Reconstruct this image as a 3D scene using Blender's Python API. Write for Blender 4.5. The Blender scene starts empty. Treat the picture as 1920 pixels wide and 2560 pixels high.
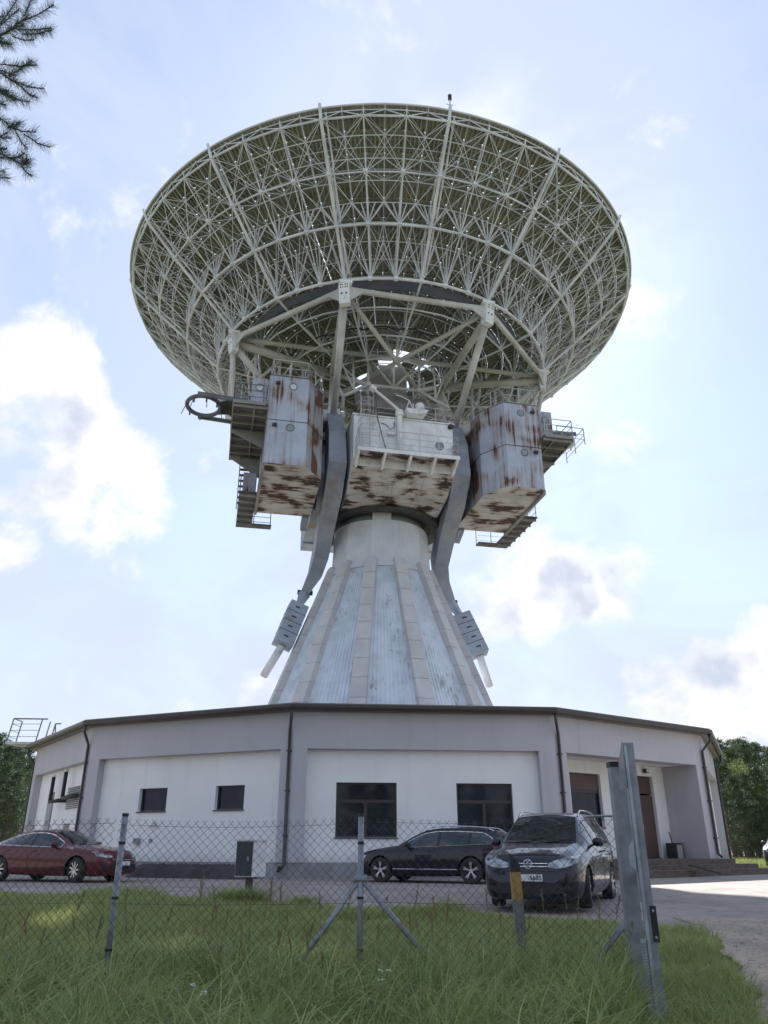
import bpy, math, random
import numpy as np
from mathutils import Vector, Matrix
random.seed(7)
RNG = np.random.default_rng(11)
S = bpy.context.scene
COL = S.collection
rad = math.radians

# ---------------------------------------------------------------- camera
CAM_H = 0.85
PITCH = rad(23.61)
FPX = 1923.0                      # focal length in photo pixels (1920 x 2560)
cd = bpy.data.cameras.new('camera')
cam = bpy.data.objects.new('camera', cd)
COL.objects.link(cam)
cam.location = (0, 0, CAM_H)
cam.rotation_euler = (math.pi / 2 + PITCH, 0, 0)
cd.sensor_fit = 'VERTICAL'
cd.sensor_height = 24.0
cd.lens = 24.0 * FPX / 2560.0
cd.clip_start = 0.05
cd.clip_end = 3000
S.camera = cam
CP, SP = math.cos(PITCH), math.sin(PITCH)

def ray(px, py):
    a = (px - 960) / FPX
    b = (1280 - py) / FPX
    return Vector((a, CP - b * SP, SP + b * CP))

def atY(px, py, Y):
    r = ray(px, py)
    return r * (Y / r.y) + Vector((0, 0, CAM_H))

# ---------------------------------------------------------------- sky, sun, exposure
SUN_EL, SUN_AZ = rad(43.6), rad(6.2)          # azimuth: to the right of +Y
W = bpy.data.worlds.new('World')
S.world = W
W.use_nodes = True
nt = W.node_tree
nt.nodes.clear()
L = nt.links.new

def wn(kind, **kw):
    n = nt.nodes.new(kind)
    for k, v in kw.items():
        setattr(n, k, v)
    return n

def wmath(op, a, b=None, clamp=False):
    n = wn('ShaderNodeMath', operation=op)
    n.use_clamp = clamp
    for i, x in enumerate((a, b)):
        if x is None:
            continue
        if isinstance(x, (int, float)):
            n.inputs[i].default_value = x
        else:
            L(x, n.inputs[i])
    return n.outputs[0]

def wrange(v, a, b, c=0.0, d=1.0):
    n = wn('ShaderNodeMapRange', interpolation_type='SMOOTHSTEP')
    L(v, n.inputs[0])
    for i, x in enumerate((a, b, c, d)):
        n.inputs[i + 1].default_value = x
    return n.outputs[0]

def wmix(f, a, b):
    n = wn('ShaderNodeMix', data_type='RGBA')
    if isinstance(f, (int, float)):
        n.inputs[0].default_value = f
    else:
        L(f, n.inputs[0])
    for i, x in ((6, a), (7, b)):
        if isinstance(x, tuple):
            n.inputs[i].default_value = (*x, 1)
        else:
            L(x, n.inputs[i])
    return n.outputs[2]

sky = wn('ShaderNodeTexSky', sky_type='NISHITA')
sky.sun_disc = False
sky.sun_elevation = SUN_EL
sky.sun_rotation = SUN_AZ
sky.air_density = 1.0
sky.dust_density = 0.42
sky.ozone_density = 1.6
SKY_STRENGTH = 0.088
tc = wn('ShaderNodeTexCoord')
gen = tc.outputs['Generated']
# high thin veil of cirrus, everywhere
mp = wn('ShaderNodeMapping')
mp.inputs['Scale'].default_value = (2.0, 1.3, 3.4)
mp.inputs['Rotation'].default_value = (0.2, 0.5, 0.4)
L(gen, mp.inputs['Vector'])
nz = wn('ShaderNodeTexNoise')
nz.inputs['Scale'].default_value = 1.5
nz.inputs['Detail'].default_value = 9
nz.inputs['Roughness'].default_value = 0.56
nz.inputs['Distortion'].default_value = 0.4
L(mp.outputs[0], nz.inputs['Vector'])
veil = wrange(nz.outputs[0], 0.34, 0.62, 0.20, 0.95)
# cumulus: fine noise gathered round the directions where the clouds stand
n2 = wn('ShaderNodeTexNoise')
n2.inputs['Scale'].default_value = 7.0
n2.inputs['Detail'].default_value = 12
n2.inputs['Roughness'].default_value = 0.60
n2.inputs['Distortion'].default_value = 0.25
L(gen, n2.inputs['Vector'])
CLOUDS = [  # pixel centre, angular radius (deg), weight
    (60, 1000, 7.5, 0.42), (230, 1190, 7.0, 0.40), (60, 1180, 7.0, 0.30), (330, 1260, 4.5, 0.30),
    (30, 1360, 3.0, 0.34), (320, 1420, 2.2, 0.25), (660, 1750, 3.0, 0.30),
    (1400, 1450, 6.0, 0.42), (1290, 1400, 4.5, 0.32), (1530, 1390, 4.2, 0.34), (1220, 1500, 4.0, 0.28),
    (1620, 790, 3.0, 0.26), (1730, 760, 2.4, 0.26), (1720, 850, 2.4, 0.26), (1670, 930, 1.8, 0.24),
    (1860, 1740, 6.0, 0.44), (1700, 1810, 5.0, 0.28), (1900, 1600, 3.5, 0.30), (1640, 1700, 3.5, 0.20),
    (1560, 1120, 3.0, 0.18), (560, 1190, 3.0, 0.20),
]
acc = None
for (px, py, ang, wgt) in CLOUDS:
    d = ray(px, py).normalized()
    dn = wn('ShaderNodeVectorMath', operation='DOT_PRODUCT')
    L(gen, dn.inputs[0])
    dn.inputs[1].default_value = d
    m = wrange(dn.outputs['Value'], math.cos(rad(ang)), math.cos(rad(ang * 0.15)), 0.0, wgt)
    acc = m if acc is None else wmath('MAXIMUM', acc, m)
# scattered cumulus elsewhere round the horizon
n3 = wn('ShaderNodeTexNoise')
n3.inputs['Scale'].default_value = 2.6
n3.inputs['Detail'].default_value = 3
L(gen, n3.inputs['Vector'])
sep0 = wn('ShaderNodeSeparateXYZ')
L(gen, sep0.inputs[0])
scat = wmath('MULTIPLY', wrange(n3.outputs[0], 0.56, 0.72, 0.0, 0.22), wrange(sep0.outputs[2], 0.55, 0.15))
ragged = wmath('ADD', wmath('MULTIPLY', wmath('SUBTRACT', n2.outputs[0], 0.5), 1.75), 0.5)
field = wmath('ADD', ragged, wmath('MAXIMUM', acc, scat))
cum = wrange(field, 0.66, 0.95)
SHADED = [(150, 1130, 6.0, 0.34), (1405, 1465, 3.2, 0.44), (1435, 1500, 2.4, 0.38), (1900, 1720, 6.0, 0.34), (40, 1080, 4.5, 0.22), (1250, 1500, 3.0, 0.24), (1560, 1420, 3.0, 0.22)]
n4 = wn('ShaderNodeTexNoise')
n4.inputs['Scale'].default_value = 13.0
n4.inputs['Detail'].default_value = 10
n4.inputs['Roughness'].default_value = 0.50
L(gen, n4.inputs['Vector'])
sh = None
for (px, py, ang, wgt) in SHADED:
    d = ray(px, py).normalized()
    dn = wn('ShaderNodeVectorMath', operation='DOT_PRODUCT')
    L(gen, dn.inputs[0])
    dn.inputs[1].default_value = d
    m = wrange(dn.outputs['Value'], math.cos(rad(ang)), math.cos(rad(ang * 0.1)), 0.0, wgt)
    sh = m if sh is None else wmath('MAXIMUM', sh, m)
rag2 = wmath('ADD', wmath('MULTIPLY', wmath('SUBTRACT', n4.outputs[0], 0.5), 1.9), 0.5)
core = wmath('MULTIPLY', wrange(wmath('ADD', rag2, sh), 0.60, 1.06), cum)
sc = wn('ShaderNodeVectorMath', operation='SCALE')
L(sky.outputs[0], sc.inputs[0])
sc.inputs['Scale'].default_value = 1.0
CW = 1.0 / SKY_STRENGTH
CLOUD_B = 0.425
c_veil = wmix(veil, sc.outputs[0], (0.69 * CLOUD_B * CW, 0.78 * CLOUD_B * CW, 0.99 * CLOUD_B * CW))
# milky haze towards the horizon
sepd = wn('ShaderNodeSeparateXYZ')
L(gen, sepd.inputs[0])
c_veil = wmix(wrange(sepd.outputs[2], 0.62, 0.02, 0.0, 0.85), c_veil, (0.76 * CLOUD_B * CW, 0.83 * CLOUD_B * CW, 1.0 * CLOUD_B * CW))
c_core = wmix(core, (1.06 * CLOUD_B * CW, 1.06 * CLOUD_B * CW, 1.07 * CLOUD_B * CW), (0.66 * CLOUD_B * CW, 0.73 * CLOUD_B * CW, 0.88 * CLOUD_B * CW))
c_all = wmix(cum, c_veil, c_core)
bg = wn('ShaderNodeBackground')
bg.inputs['Strength'].default_value = SKY_STRENGTH
L(c_all, bg.inputs['Color'])
wo = wn('ShaderNodeOutputWorld')
L(bg.outputs[0], wo.inputs['Surface'])

sd = bpy.data.lights.new('sun', 'SUN')
sd.energy = 4.6
sd.angle = rad(0.53)
sd.color = (1.0, 0.975, 0.94)
sun = bpy.data.objects.new('sun', sd)
COL.objects.link(sun)
sdir = Vector((math.sin(SUN_AZ) * math.cos(SUN_EL), math.cos(SUN_AZ) * math.cos(SUN_EL), math.sin(SUN_EL)))
sun.rotation_euler = sdir.to_track_quat('Z', 'Y').to_euler()
sun.location = (0, 0, 60)
VS = S.view_settings
VS.view_transform = 'Standard'
VS.look = 'None'
VS.gamma = 1
VS.exposure = 1.25
VS.use_curve_mapping = False
S.cycles.max_bounces = 6
S.cycles.diffuse_bounces = 4
S.cycles.use_denoising = True

# ---------------------------------------------------------------- materials
def principled(name, rough=0.7, metal=0.0, spec=0.5):
    m = bpy.data.materials.new(name)
    m.use_nodes = True
    b = m.node_tree.nodes['Principled BSDF']
    b.inputs['Roughness'].default_value = rough
    b.inputs['Metallic'].default_value = metal
    b.inputs['Specular IOR Level'].default_value = spec
    return m, m.node_tree, b

def nd(t, kind, **kw):
    n = t.nodes.new(kind)
    for k, v in kw.items():
        setattr(n, k, v)
    return n

def noise(t, scale, detail=5, rough=0.55, vscale=(1, 1, 1), coord='Object', distort=0.0):
    c = nd(t, 'ShaderNodeTexCoord') if coord != 'World' else nd(t, 'ShaderNodeNewGeometry')
    src = c.outputs[coord] if coord != 'World' else c.outputs['Position']
    mp = nd(t, 'ShaderNodeMapping')
    mp.inputs['Scale'].default_value = vscale
    t.links.new(src, mp.inputs['Vector'])
    n = nd(t, 'ShaderNodeTexNoise')
    n.inputs['Scale'].default_value = scale
    n.inputs['Detail'].default_value = detail
    n.inputs['Roughness'].default_value = rough
    n.inputs['Distortion'].default_value = distort
    t.links.new(mp.outputs[0], n.inputs['Vector'])
    return n.outputs[0]

def ramp(t, v, a, b, smooth=True):
    n = nd(t, 'ShaderNodeMapRange')
    if smooth:
        n.interpolation_type = 'SMOOTHSTEP'
    t.links.new(v, n.inputs[0])
    n.inputs[1].default_value = a
    n.inputs[2].default_value = b
    return n.outputs[0]

def mixc(t, f, a, b):
    n = nd(t, 'ShaderNodeMix', data_type='RGBA')
    if isinstance(f, (int, float)):
        n.inputs[0].default_value = f
    else:
        t.links.new(f, n.inputs[0])
    for i, x in ((6, a), (7, b)):
        if isinstance(x, tuple):
            n.inputs[i].default_value = (*x, 1)
        else:
            t.links.new(x, n.inputs[i])
    return n.outputs[2]

def mmath(t, op, a, b):
    n = nd(t, 'ShaderNodeMath', operation=op)
    for i, x in enumerate((a, b)):
        if isinstance(x, (int, float)):
            n.inputs[i].default_value = x
        else:
            t.links.new(x, n.inputs[i])
    return n.outputs[0]

def bump(t, b, h, strength=0.3, dist=0.02):
    n = nd(t, 'ShaderNodeBump')
    n.inputs['Strength'].default_value = strength
    n.inputs['Distance'].default_value = dist
    t.links.new(h, n.inputs['Height'])
    t.links.new(n.outputs[0], b.inputs['Normal'])

def mat(name, c1, c2=None, scale=2.0, rough=0.7, metal=0.0, bscale=None, bstr=0.25, bdist=0.01, spec=0.5, vscale=(1, 1, 1), lo=0.35, hi=0.65, coord='Object'):
    m, t, b = principled(name, rough, metal, spec)
    if c2 is None:
        c2 = tuple(x * 0.82 for x in c1)
    col = mixc(t, ramp(t, noise(t, scale, 6, 0.6, vscale, coord), lo, hi), c1, c2)
    t.links.new(col, b.inputs['Base Color'])
    if bscale:
        bump(t, b, noise(t, bscale, 3, 0.6, (1, 1, 1), coord), bstr, bdist)
    return m

def rusty(name, paint, paint2, rust_lo, rust_hi, streak=(1.2, 1.2, 0.16), rscale=1.0, rough=0.55, rust=(0.16, 0.065, 0.03), dark=(0.05, 0.025, 0.018)):
    """old paint with rust stains and streaks"""
    m, t, b = principled(name, rough)
    base = mixc(t, ramp(t, noise(t, 0.9, 6, 0.6), 0.35, 0.7), paint, paint2)
    fine = noise(t, 9 * rscale, 5, 0.65, (1, 1, 0.45))
    base = mixc(t, ramp(t, fine, 0.60, 0.74), base, tuple(x * 0.62 for x in paint2))
    big = noise(t, 0.75 * rscale, 2, 0.5)
    st = noise(t, 2.4 * rscale, 7, 0.66, streak, distort=0.3)
    f = mmath(t, 'ADD', mmath(t, 'MULTIPLY', big, 0.55), mmath(t, 'MULTIPLY', st, 0.55))
    stain = ramp(t, f, rust_lo - 0.05, rust_hi)
    base = mixc(t, mmath(t, 'MULTIPLY', stain, 0.55), base, (0.30, 0.19, 0.12))
    hard = ramp(t, f, rust_hi - 0.02, rust_hi + 0.035)
    rc = mixc(t, ramp(t, noise(t, 7, 5, 0.7), 0.4, 0.62), rust, dark)
    col = mixc(t, hard, base, rc)
    t.links.new(col, b.inputs['Base Color'])
    bump(t, b, noise(t, 5, 6, 0.65), 0.25, 0.02)
    return m

M = {}
M['stucco_white'] = mat('stucco_white', (0.80, 0.79, 0.77), (0.76, 0.75, 0.73), 0.8, 0.9, bscale=70, bstr=0.35, bdist=0.004)
M['stucco_lilac'] = mat('stucco_lilac', (0.50, 0.48, 0.51), (0.46, 0.44, 0.47), 0.7, 0.9, bscale=70, bstr=0.35, bdist=0.004)
def stucco(name, c):
    m, t, b = principled(name, 0.9, 0, 0.3)
    base = mixc(t, ramp(t, noise(t, 0.7, 5, 0.6), 0.35, 0.65), c, tuple(x * 0.94 for x in c))
    st = noise(t, 1.6, 6, 0.65, (2.2, 2.2, 0.12))
    base = mixc(t, mmath(t, 'MULTIPLY', ramp(t, st, 0.52, 0.72), 0.30), base, tuple(x * y for x, y in zip(c, (0.74, 0.73, 0.70))))
    g = nd(t, 'ShaderNodeNewGeometry')
    sp = nd(t, 'ShaderNodeSeparateXYZ')
    t.links.new(g.outputs['Position'], sp.inputs[0])
    zz = mmath(t, 'ADD', sp.outputs[2], mmath(t, 'MULTIPLY', noise(t, 3.0, 6, 0.7, coord='World'), 0.7))
    splash = mmath(t, 'MULTIPLY', ramp(t, zz, 1.15, 0.75), 0.40)
    base = mixc(t, splash, base, (0.42, 0.39, 0.36))
    t.links.new(base, b.inputs['Base Color'])
    bump(t, b, noise(t, 70, 3, 0.6), 0.35, 0.004)
    return m
M['stucco_white'] = stucco('stucco_white_wall', (0.84, 0.835, 0.825))
M['stucco_lilac'] = stucco('stucco_lilac_wall', (0.49, 0.475, 0.505))
M['plinth'] = mat('plinth', (0.33, 0.33, 0.34), (0.24, 0.24, 0.25), 1.6, 0.9, bscale=40)
M['brown_metal'] = mat('brown_metal', (0.062, 0.048, 0.050), (0.046, 0.037, 0.039), 3, 0.38)
M['roof_metal'] = mat('roof_metal', (0.20, 0.165, 0.16), (0.16, 0.13, 0.13), 1.2, 0.45)
M['frame_dark'] = mat('frame_dark', (0.035, 0.031, 0.032), None, 3, 0.4)
M['door_brown'] = mat('door_brown', (0.10, 0.062, 0.050), (0.085, 0.05, 0.042), 2, 0.5)
M['shutter'] = mat('shutter', (0.13, 0.075, 0.07), None, 2, 0.5)
M['black_pipe'] = mat('black_pipe', (0.02, 0.02, 0.022), None, 3, 0.5)
M['white_plastic'] = mat('white_plastic', (0.70, 0.70, 0.70), None, 3, 0.5)
M['grey_plastic'] = mat('grey_plastic', (0.32, 0.32, 0.33), None, 3, 0.55)
M['truss'] = mat('truss', (0.79, 0.83, 0.90), (0.60, 0.63, 0.69), 0.8, 0.55, vscale=(1, 1, 1.0))
M['truss_big'] = mat('truss_big', (0.64, 0.64, 0.63), (0.47, 0.455, 0.43), 0.5, 0.55, bscale=6, bstr=0.1)
def panel_mat(name, c1, c2, c3):
    m, t, b = principled(name, 0.6, 0, 0.3)
    g = nd(t, 'ShaderNodeNewGeometry')
    base = mixc(t, g.outputs['Random Per Island'], c1, c2)
    dirt = noise(t, 0.45, 6, 0.65, coord='World')
    base = mixc(t, ramp(t, dirt, 0.48, 0.72), base, c3)
    t.links.new(base, b.inputs['Base Color'])
    return m
M['panel_back'] = panel_mat('panel_back', (0.32, 0.325, 0.265), (0.19, 0.19, 0.15), (0.13, 0.13, 0.105))
M['panel_dark'] = panel_mat('panel_dark', (0.20, 0.20, 0.15), (0.11, 0.11, 0.085), (0.08, 0.08, 0.065))
M['beam_blue'] = mat('beam_blue', (0.15, 0.17, 0.20), (0.10, 0.115, 0.14), 0.6, 0.5)
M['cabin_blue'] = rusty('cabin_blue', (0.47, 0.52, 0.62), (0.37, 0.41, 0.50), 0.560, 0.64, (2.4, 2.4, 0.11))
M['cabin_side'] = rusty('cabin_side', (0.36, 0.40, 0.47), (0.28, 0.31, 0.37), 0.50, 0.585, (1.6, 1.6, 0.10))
M['cabin_white'] = rusty('cabin_white', (0.86, 0.88, 0.90), (0.68, 0.69, 0.68), 0.62, 0.74)
M['belly'] = rusty('belly', (0.60, 0.60, 0.60), (0.46, 0.455, 0.45), 0.535, 0.578, (0.35, 1.6, 1.0), 1.1, 0.8, rust=(0.075, 0.042, 0.032), dark=(0.03, 0.02, 0.018))
M['arm_blue'] = rusty('arm_blue', (0.33, 0.37, 0.43), (0.24, 0.27, 0.32), 0.62, 0.72, (0.8, 0.8, 0.8), 0.7, rust=(0.14, 0.12, 0.09), dark=(0.10, 0.09, 0.07))
M['grating'] = mat('grating', (0.13, 0.13, 0.135), (0.075, 0.075, 0.078), 1.5, 0.75)
M['railing'] = mat('railing', (0.58, 0.60, 0.62), (0.44, 0.45, 0.46), 2, 0.55)
M['railing_dark'] = mat('railing_dark', (0.17, 0.19, 0.22), (0.12, 0.12, 0.13), 2, 0.6)
M['porthole'] = mat('porthole', (0.30, 0.33, 0.35), (0.24, 0.27, 0.29), 3, 0.12)
M['porthole_lit'] = mat('porthole_lit', (0.62, 0.64, 0.62), (0.5, 0.52, 0.52), 3, 0.15)
M['dark_metal'] = mat('dark_metal', (0.05, 0.05, 0.055), (0.03, 0.03, 0.032), 3, 0.6)
M['hub_grey'] = mat('hub_grey', (0.33, 0.325, 0.315), (0.23, 0.225, 0.215), 0.8, 0.7)
M['slab'] = mat('slab', (0.62, 0.61, 0.61), (0.53, 0.52, 0.52), 1.0, 0.85, bscale=30, bstr=0.2, coord='World')
M['neck_metal'] = mat('neck_metal', (0.72, 0.75, 0.79), (0.62, 0.65, 0.69), 0.8, 0.42)
M['weight_blue'] = rusty('weight_blue', (0.40, 0.45, 0.54), (0.31, 0.35, 0.42), 0.63, 0.73, (0.8, 0.8, 0.8), 1.0)

def cladding_mat():
    m, t, b = principled('cladding_weathered', 0.5)
    base = mixc(t, ramp(t, noise(t, 1.2, 5), 0.35, 0.65), (0.70, 0.76, 0.82), (0.58, 0.64, 0.70))
    st = noise(t, 3.0, 7, 0.7, (3.0, 3.0, 0.22))
    big = noise(t, 0.6, 3, 0.5)
    f = mmath(t, 'ADD', mmath(t, 'MULTIPLY', st, 0.7), mmath(t, 'MULTIPLY', big, 0.45))
    col = mixc(t, ramp(t, f, 0.63, 0.73), base, (0.33, 0.33, 0.33))
    t.links.new(col, b.inputs['Base Color'])
    return m
M['cladding'] = cladding_mat()
# ---------------------------------------------------------------- mesh helpers
class MB:
    def __init__(s):
        s.v, s.f, s.m = [], [], []
    def add(s, vs, fs, mi=0):
        o = len(s.v)
        s.v += [tuple(p) for p in vs]
        s.f += [tuple(i + o for i in f) for f in fs]
        s.m += [mi] * len(fs)
        return s
    def hexa(s, p, mi=0):            # 8 points: bottom ring ccw 0-3, top ring 4-7
        return s.add(p, [(3, 2, 1, 0), (4, 5, 6, 7), (0, 1, 5, 4), (1, 2, 6, 5), (2, 3, 7, 6), (3, 0, 4, 7)], mi)
    def box(s, x0, x1, y0, y1, z0, z1, mi=0):
        return s.hexa([(x0, y0, z0), (x1, y0, z0), (x1, y1, z0), (x0, y1, z0), (x0, y0, z1), (x1, y0, z1), (x1, y1, z1), (x0, y1, z1)], mi)
    def beam(s, p, q, w, h=None, up=(0, 0, 1), mi=0, w2=None, h2=None):
        h = h or w
        w2 = w2 or w
        h2 = h2 or h
        p, q = Vector(p), Vector(q)
        d = (q - p).normalized()
        up = Vector(up)
        if abs(d.dot(up)) > 0.97:
            up = Vector((0, 1, 0)) if abs(d.y) < 0.9 else Vector((1, 0, 0))
        a = d.cross(up).normalized()
        b = a.cross(d).normalized()
        r = []
        for c, ww, hh in ((p, w, h), (q, w2, h2)):
            for i, j in ((-1, -1), (1, -1), (1, 1), (-1, 1)):
                r.append(c + a * (i * ww / 2) + b * (j * hh / 2))
        return s.hexa(r, mi)
    def tube(s, p, q, r, n=6, mi=0, r2=None, caps=True):
        p, q = Vector(p), Vector(q)
        d = q - p
        if d.length < 1e-6:
            return s
        d.normalize()
        a = d.orthogonal().normalized()
        b = d.cross(a)
        r2 = r if r2 is None else r2
        vs = []
        for c, rr in ((p, r), (q, r2)):
            for i in range(n):
                t = 2 * math.pi * i / n
                vs.append(c + (a * math.cos(t) + b * math.sin(t)) * rr)
        fs = [(i, (i + 1) % n, n + (i + 1) % n, n + i) for i in range(n)]
        if caps:
            fs += [tuple(range(n - 1, -1, -1)), tuple(range(n, 2 * n))]
        return s.add(vs, fs, mi)
    def path(s, pts, r, n=6, mi=0, closed=False):
        pts = [Vector(p) for p in pts]
        k = len(pts)
        vs, fs = [], []
        prev = None
        for i, p in enumerate(pts):
            if closed:
                d = pts[(i + 1) % k] - pts[i - 1]
            else:
                d = pts[min(i + 1, k - 1)] - pts[max(i - 1, 0)]
            d.normalize()
            if prev is None:
                a = d.orthogonal().normalized()
            else:
                a = (prev - d * prev.dot(d))
                a = a.normalized() if a.length > 1e-5 else d.orthogonal().normalized()
            prev = a
            b = d.cross(a)
            for j in range(n):
                t = 2 * math.pi * j / n
                vs.append(p + (a * math.cos(t) + b * math.sin(t)) * r)
        for i in range(k if closed else k - 1):
            i2 = (i + 1) % k
            fs += [(i * n + j, i * n + (j + 1) % n, i2 * n + (j + 1) % n, i2 * n + j) for j in range(n)]
        if not closed:
            fs += [tuple(range(n - 1, -1, -1)), tuple(range((k - 1) * n, k * n))]
        return s.add(vs, fs, mi)
    def prism(s, poly, z0, z1, mi=0):       # poly: xy list ccw
        n = len(poly)
        vs = [(x, y, z0) for x, y in poly] + [(x, y, z1) for x, y in poly]
        fs = [tuple(range(n - 1, -1, -1)), tuple(range(n, 2 * n))] + [(i, (i + 1) % n, n + (i + 1) % n, n + i) for i in range(n)]
        return s.add(vs, fs, mi)
    def extrude(s, pts, vec, mi=0):         # any planar ring of 3-d points swept along vec
        n = len(pts)
        vec = Vector(vec)
        vs = [Vector(p) for p in pts] + [Vector(p) + vec for p in pts]
        fs = [tuple(range(n - 1, -1, -1)), tuple(range(n, 2 * n))] + [(i, (i + 1) % n, n + (i + 1) % n, n + i) for i in range(n)]
        return s.add(vs, fs, mi)
    def lathe(s, prof, n=24, mi=0, axis='z', closed=False):
        vs, fs = [], []
        k = len(prof)
        for i in range(n):
            t = 2 * math.pi * i / n
            for (r, h) in prof:
                if axis == 'z':
                    vs.append((r * math.cos(t), r * math.sin(t), h))
                else:
                    vs.append((r * math.cos(t), h, r * math.sin(t)))
        for i in range(n):
            i2 = (i + 1) % n
            for j in range(k if closed else k - 1):
                j2 = (j + 1) % k
                fs.append((i * k + j, i2 * k + j, i2 * k + j2, i * k + j2))
        return s.add(vs, fs, mi)
    def mesh(s, name, mats, smooth=False):
        me = bpy.data.meshes.new(name)
        me.from_pydata(s.v, [], s.f)
        for x in (mats if isinstance(mats, (list, tuple)) else [mats]):
            me.materials.append(x)
        if any(s.m):
            me.polygons.foreach_set('material_index', s.m)
        if smooth:
            me.polygons.foreach_set('use_smooth', [True] * len(s.f))
        me.update()
        return me
    def build(s, name, mats, parent=None, smooth=False, fix=True):
        me = s.mesh(name, mats, smooth)
        if fix and len(s.f) < 60000:
            import bmesh
            bm = bmesh.new()
            bm.from_mesh(me)
            bmesh.ops.recalc_face_normals(bm, faces=bm.faces)
            bm.to_mesh(me)
            bm.free()
        return put(name, me, parent)

def put(name, me, parent=None):
    o = bpy.data.objects.new(name, me)
    COL.objects.link(o)
    if parent:
        o.parent = parent
    return o

def thing(name, label, cat, loc=(0, 0, 0), rz=0.0, group=None):
    o = bpy.data.objects.new(name, None)
    COL.objects.link(o)
    o.empty_display_size = 0.3
    o.location = loc
    o.rotation_euler = (0, 0, rz)
    tag(o, label, cat, group)
    return o

def tag(o, label, cat, group=None):
    o['label'] = label
    o['category'] = cat
    if group:
        o['group'] = group
    return o

def structure(o):
    o['kind'] = 'structure'
    return o

def stuff(o):
    o['kind'] = 'stuff'
    return o

def copy_tree(o, parent=None):
    c = o.copy()
    COL.objects.link(c)
    if parent:
        c.parent = parent
    for ch in list(o.children):
        copy_tree(ch, c)
    return c

def big_mesh(name, verts, faces, mats, midx=None):
    """numpy verts (n,3) and faces (m,3 or 4)"""
    me = bpy.data.meshes.new(name)
    nv, nf, k = len(verts), len(faces), faces.shape[1]
    me.vertices.add(nv)
    me.vertices.foreach_set('co', np.asarray(verts, np.float32).ravel())
    me.loops.add(nf * k)
    me.loops.foreach_set('vertex_index', np.asarray(faces, np.int32).ravel())
    me.polygons.add(nf)
    me.polygons.foreach_set('loop_start', np.arange(0, nf * k, k, dtype=np.int32))
    me.polygons.foreach_set('loop_total', np.full(nf, k, np.int32))
    for x in mats:
        me.materials.append(x)
    if midx is not None:
        me.polygons.foreach_set('material_index', np.asarray(midx, np.int32))
    me.update()
    me.validate()
    return me
# ---------------------------------------------------------------- ground
XC, D = -0.21, 41.75               # tower axis
_gy = [-60, 0, 8.5, 14, 20, 30, 60, 120, 900]
_gz = [-0.75, -0.62, -0.40, -0.19, -0.03, 0.0, 0.06, 0.2, 0.6]
def gz(y):
    return float(np.interp(y, _gy, _gz))

def soil_mat():
    m, t, b = principled('soil_grass', 0.95, 0, 0.2)
    c = mixc(t, ramp(t, noise(t, 1.3, 8, 0.7, coord='World'), 0.35, 0.65), (0.085, 0.098, 0.040), (0.13, 0.135, 0.06))
    c = mixc(t, ramp(t, noise(t, 0.25, 4, 0.6, coord='World'), 0.45, 0.7), c, (0.15, 0.14, 0.06))
    t.links.new(c, b.inputs['Base Color'])
    bump(t, b, noise(t, 18, 5, 0.7, coord='World'), 0.8, 0.05)
    return m

def yard_mat():
    m, t, b = principled('yard_concrete', 0.92, 0, 0.25)
    c = mixc(t, ramp(t, noise(t, 0.55, 8, 0.65, coord='World'), 0.35, 0.65), (0.37, 0.33, 0.295), (0.27, 0.24, 0.215))
    c = mixc(t, ramp(t, noise(t, 5, 8, 0.75, coord='World'), 0.52, 0.72), c, (0.14, 0.13, 0.122))
    v = nd(t, 'ShaderNodeTexVoronoi', feature='DISTANCE_TO_EDGE')
    g = nd(t, 'ShaderNodeNewGeometry')
    t.links.new(g.outputs['Position'], v.inputs['Vector'])
    v.inputs['Scale'].default_value = 0.35
    w = mmath(t, 'ADD', v.outputs['Distance'], mmath(t, 'MULTIPLY', noise(t, 1.2, 7, 0.75, coord='World'), 0.10))
    w = mmath(t, 'SUBTRACT', w, 0.025)
    c = mixc(t, mmath(t, 'MULTIPLY', ramp(t, w, 0.040, 0.026), ramp(t, noise(t, 0.6, 3, 0.5, coord='World'), 0.45, 0.6)), c, (0.15, 0.14, 0.10))
    c = mixc(t, mmath(t, 'MULTIPLY', ramp(t, noise(t, 0.9, 5, 0.6, (1, 0.35, 1), coord='World'), 0.52, 0.66), 0.35), c, (0.18, 0.165, 0.155))
    c = mixc(t, ramp(t, noise(t, 60, 3, 0.8, coord='World'), 0.55, 0.7), c, (0.38, 0.36, 0.34))
    t.links.new(c, b.inputs['Base Color'])
    bump(t, b, noise(t, 30, 6, 0.75, coord='World'), 0.6, 0.02)
    return m

def dirt_mat():
    m, t, b = principled('dirt_gravel', 0.95, 0, 0.2)
    c = mixc(t, ramp(t, noise(t, 1.1, 8, 0.7, coord='World'), 0.35, 0.65), (0.52, 0.43, 0.345), (0.36, 0.295, 0.24))
    c = mixc(t, ramp(t, noise(t, 26, 4, 0.7, coord='World'), 0.54, 0.62), c, (0.56, 0.53, 0.49))
    c = mixc(t, ramp(t, noise(t, 17, 4, 0.75, coord='World'), 0.56, 0.64), c, (0.13, 0.11, 0.10))
    t.links.new(c, b.inputs['Base Color'])
    bump(t, b, noise(t, 35, 5, 0.7, coord='World'), 1.0, 0.04)
    return m
M['soil'] = soil_mat()
M['yard'] = yard_mat()
M['dirt'] = dirt_mat()

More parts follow.
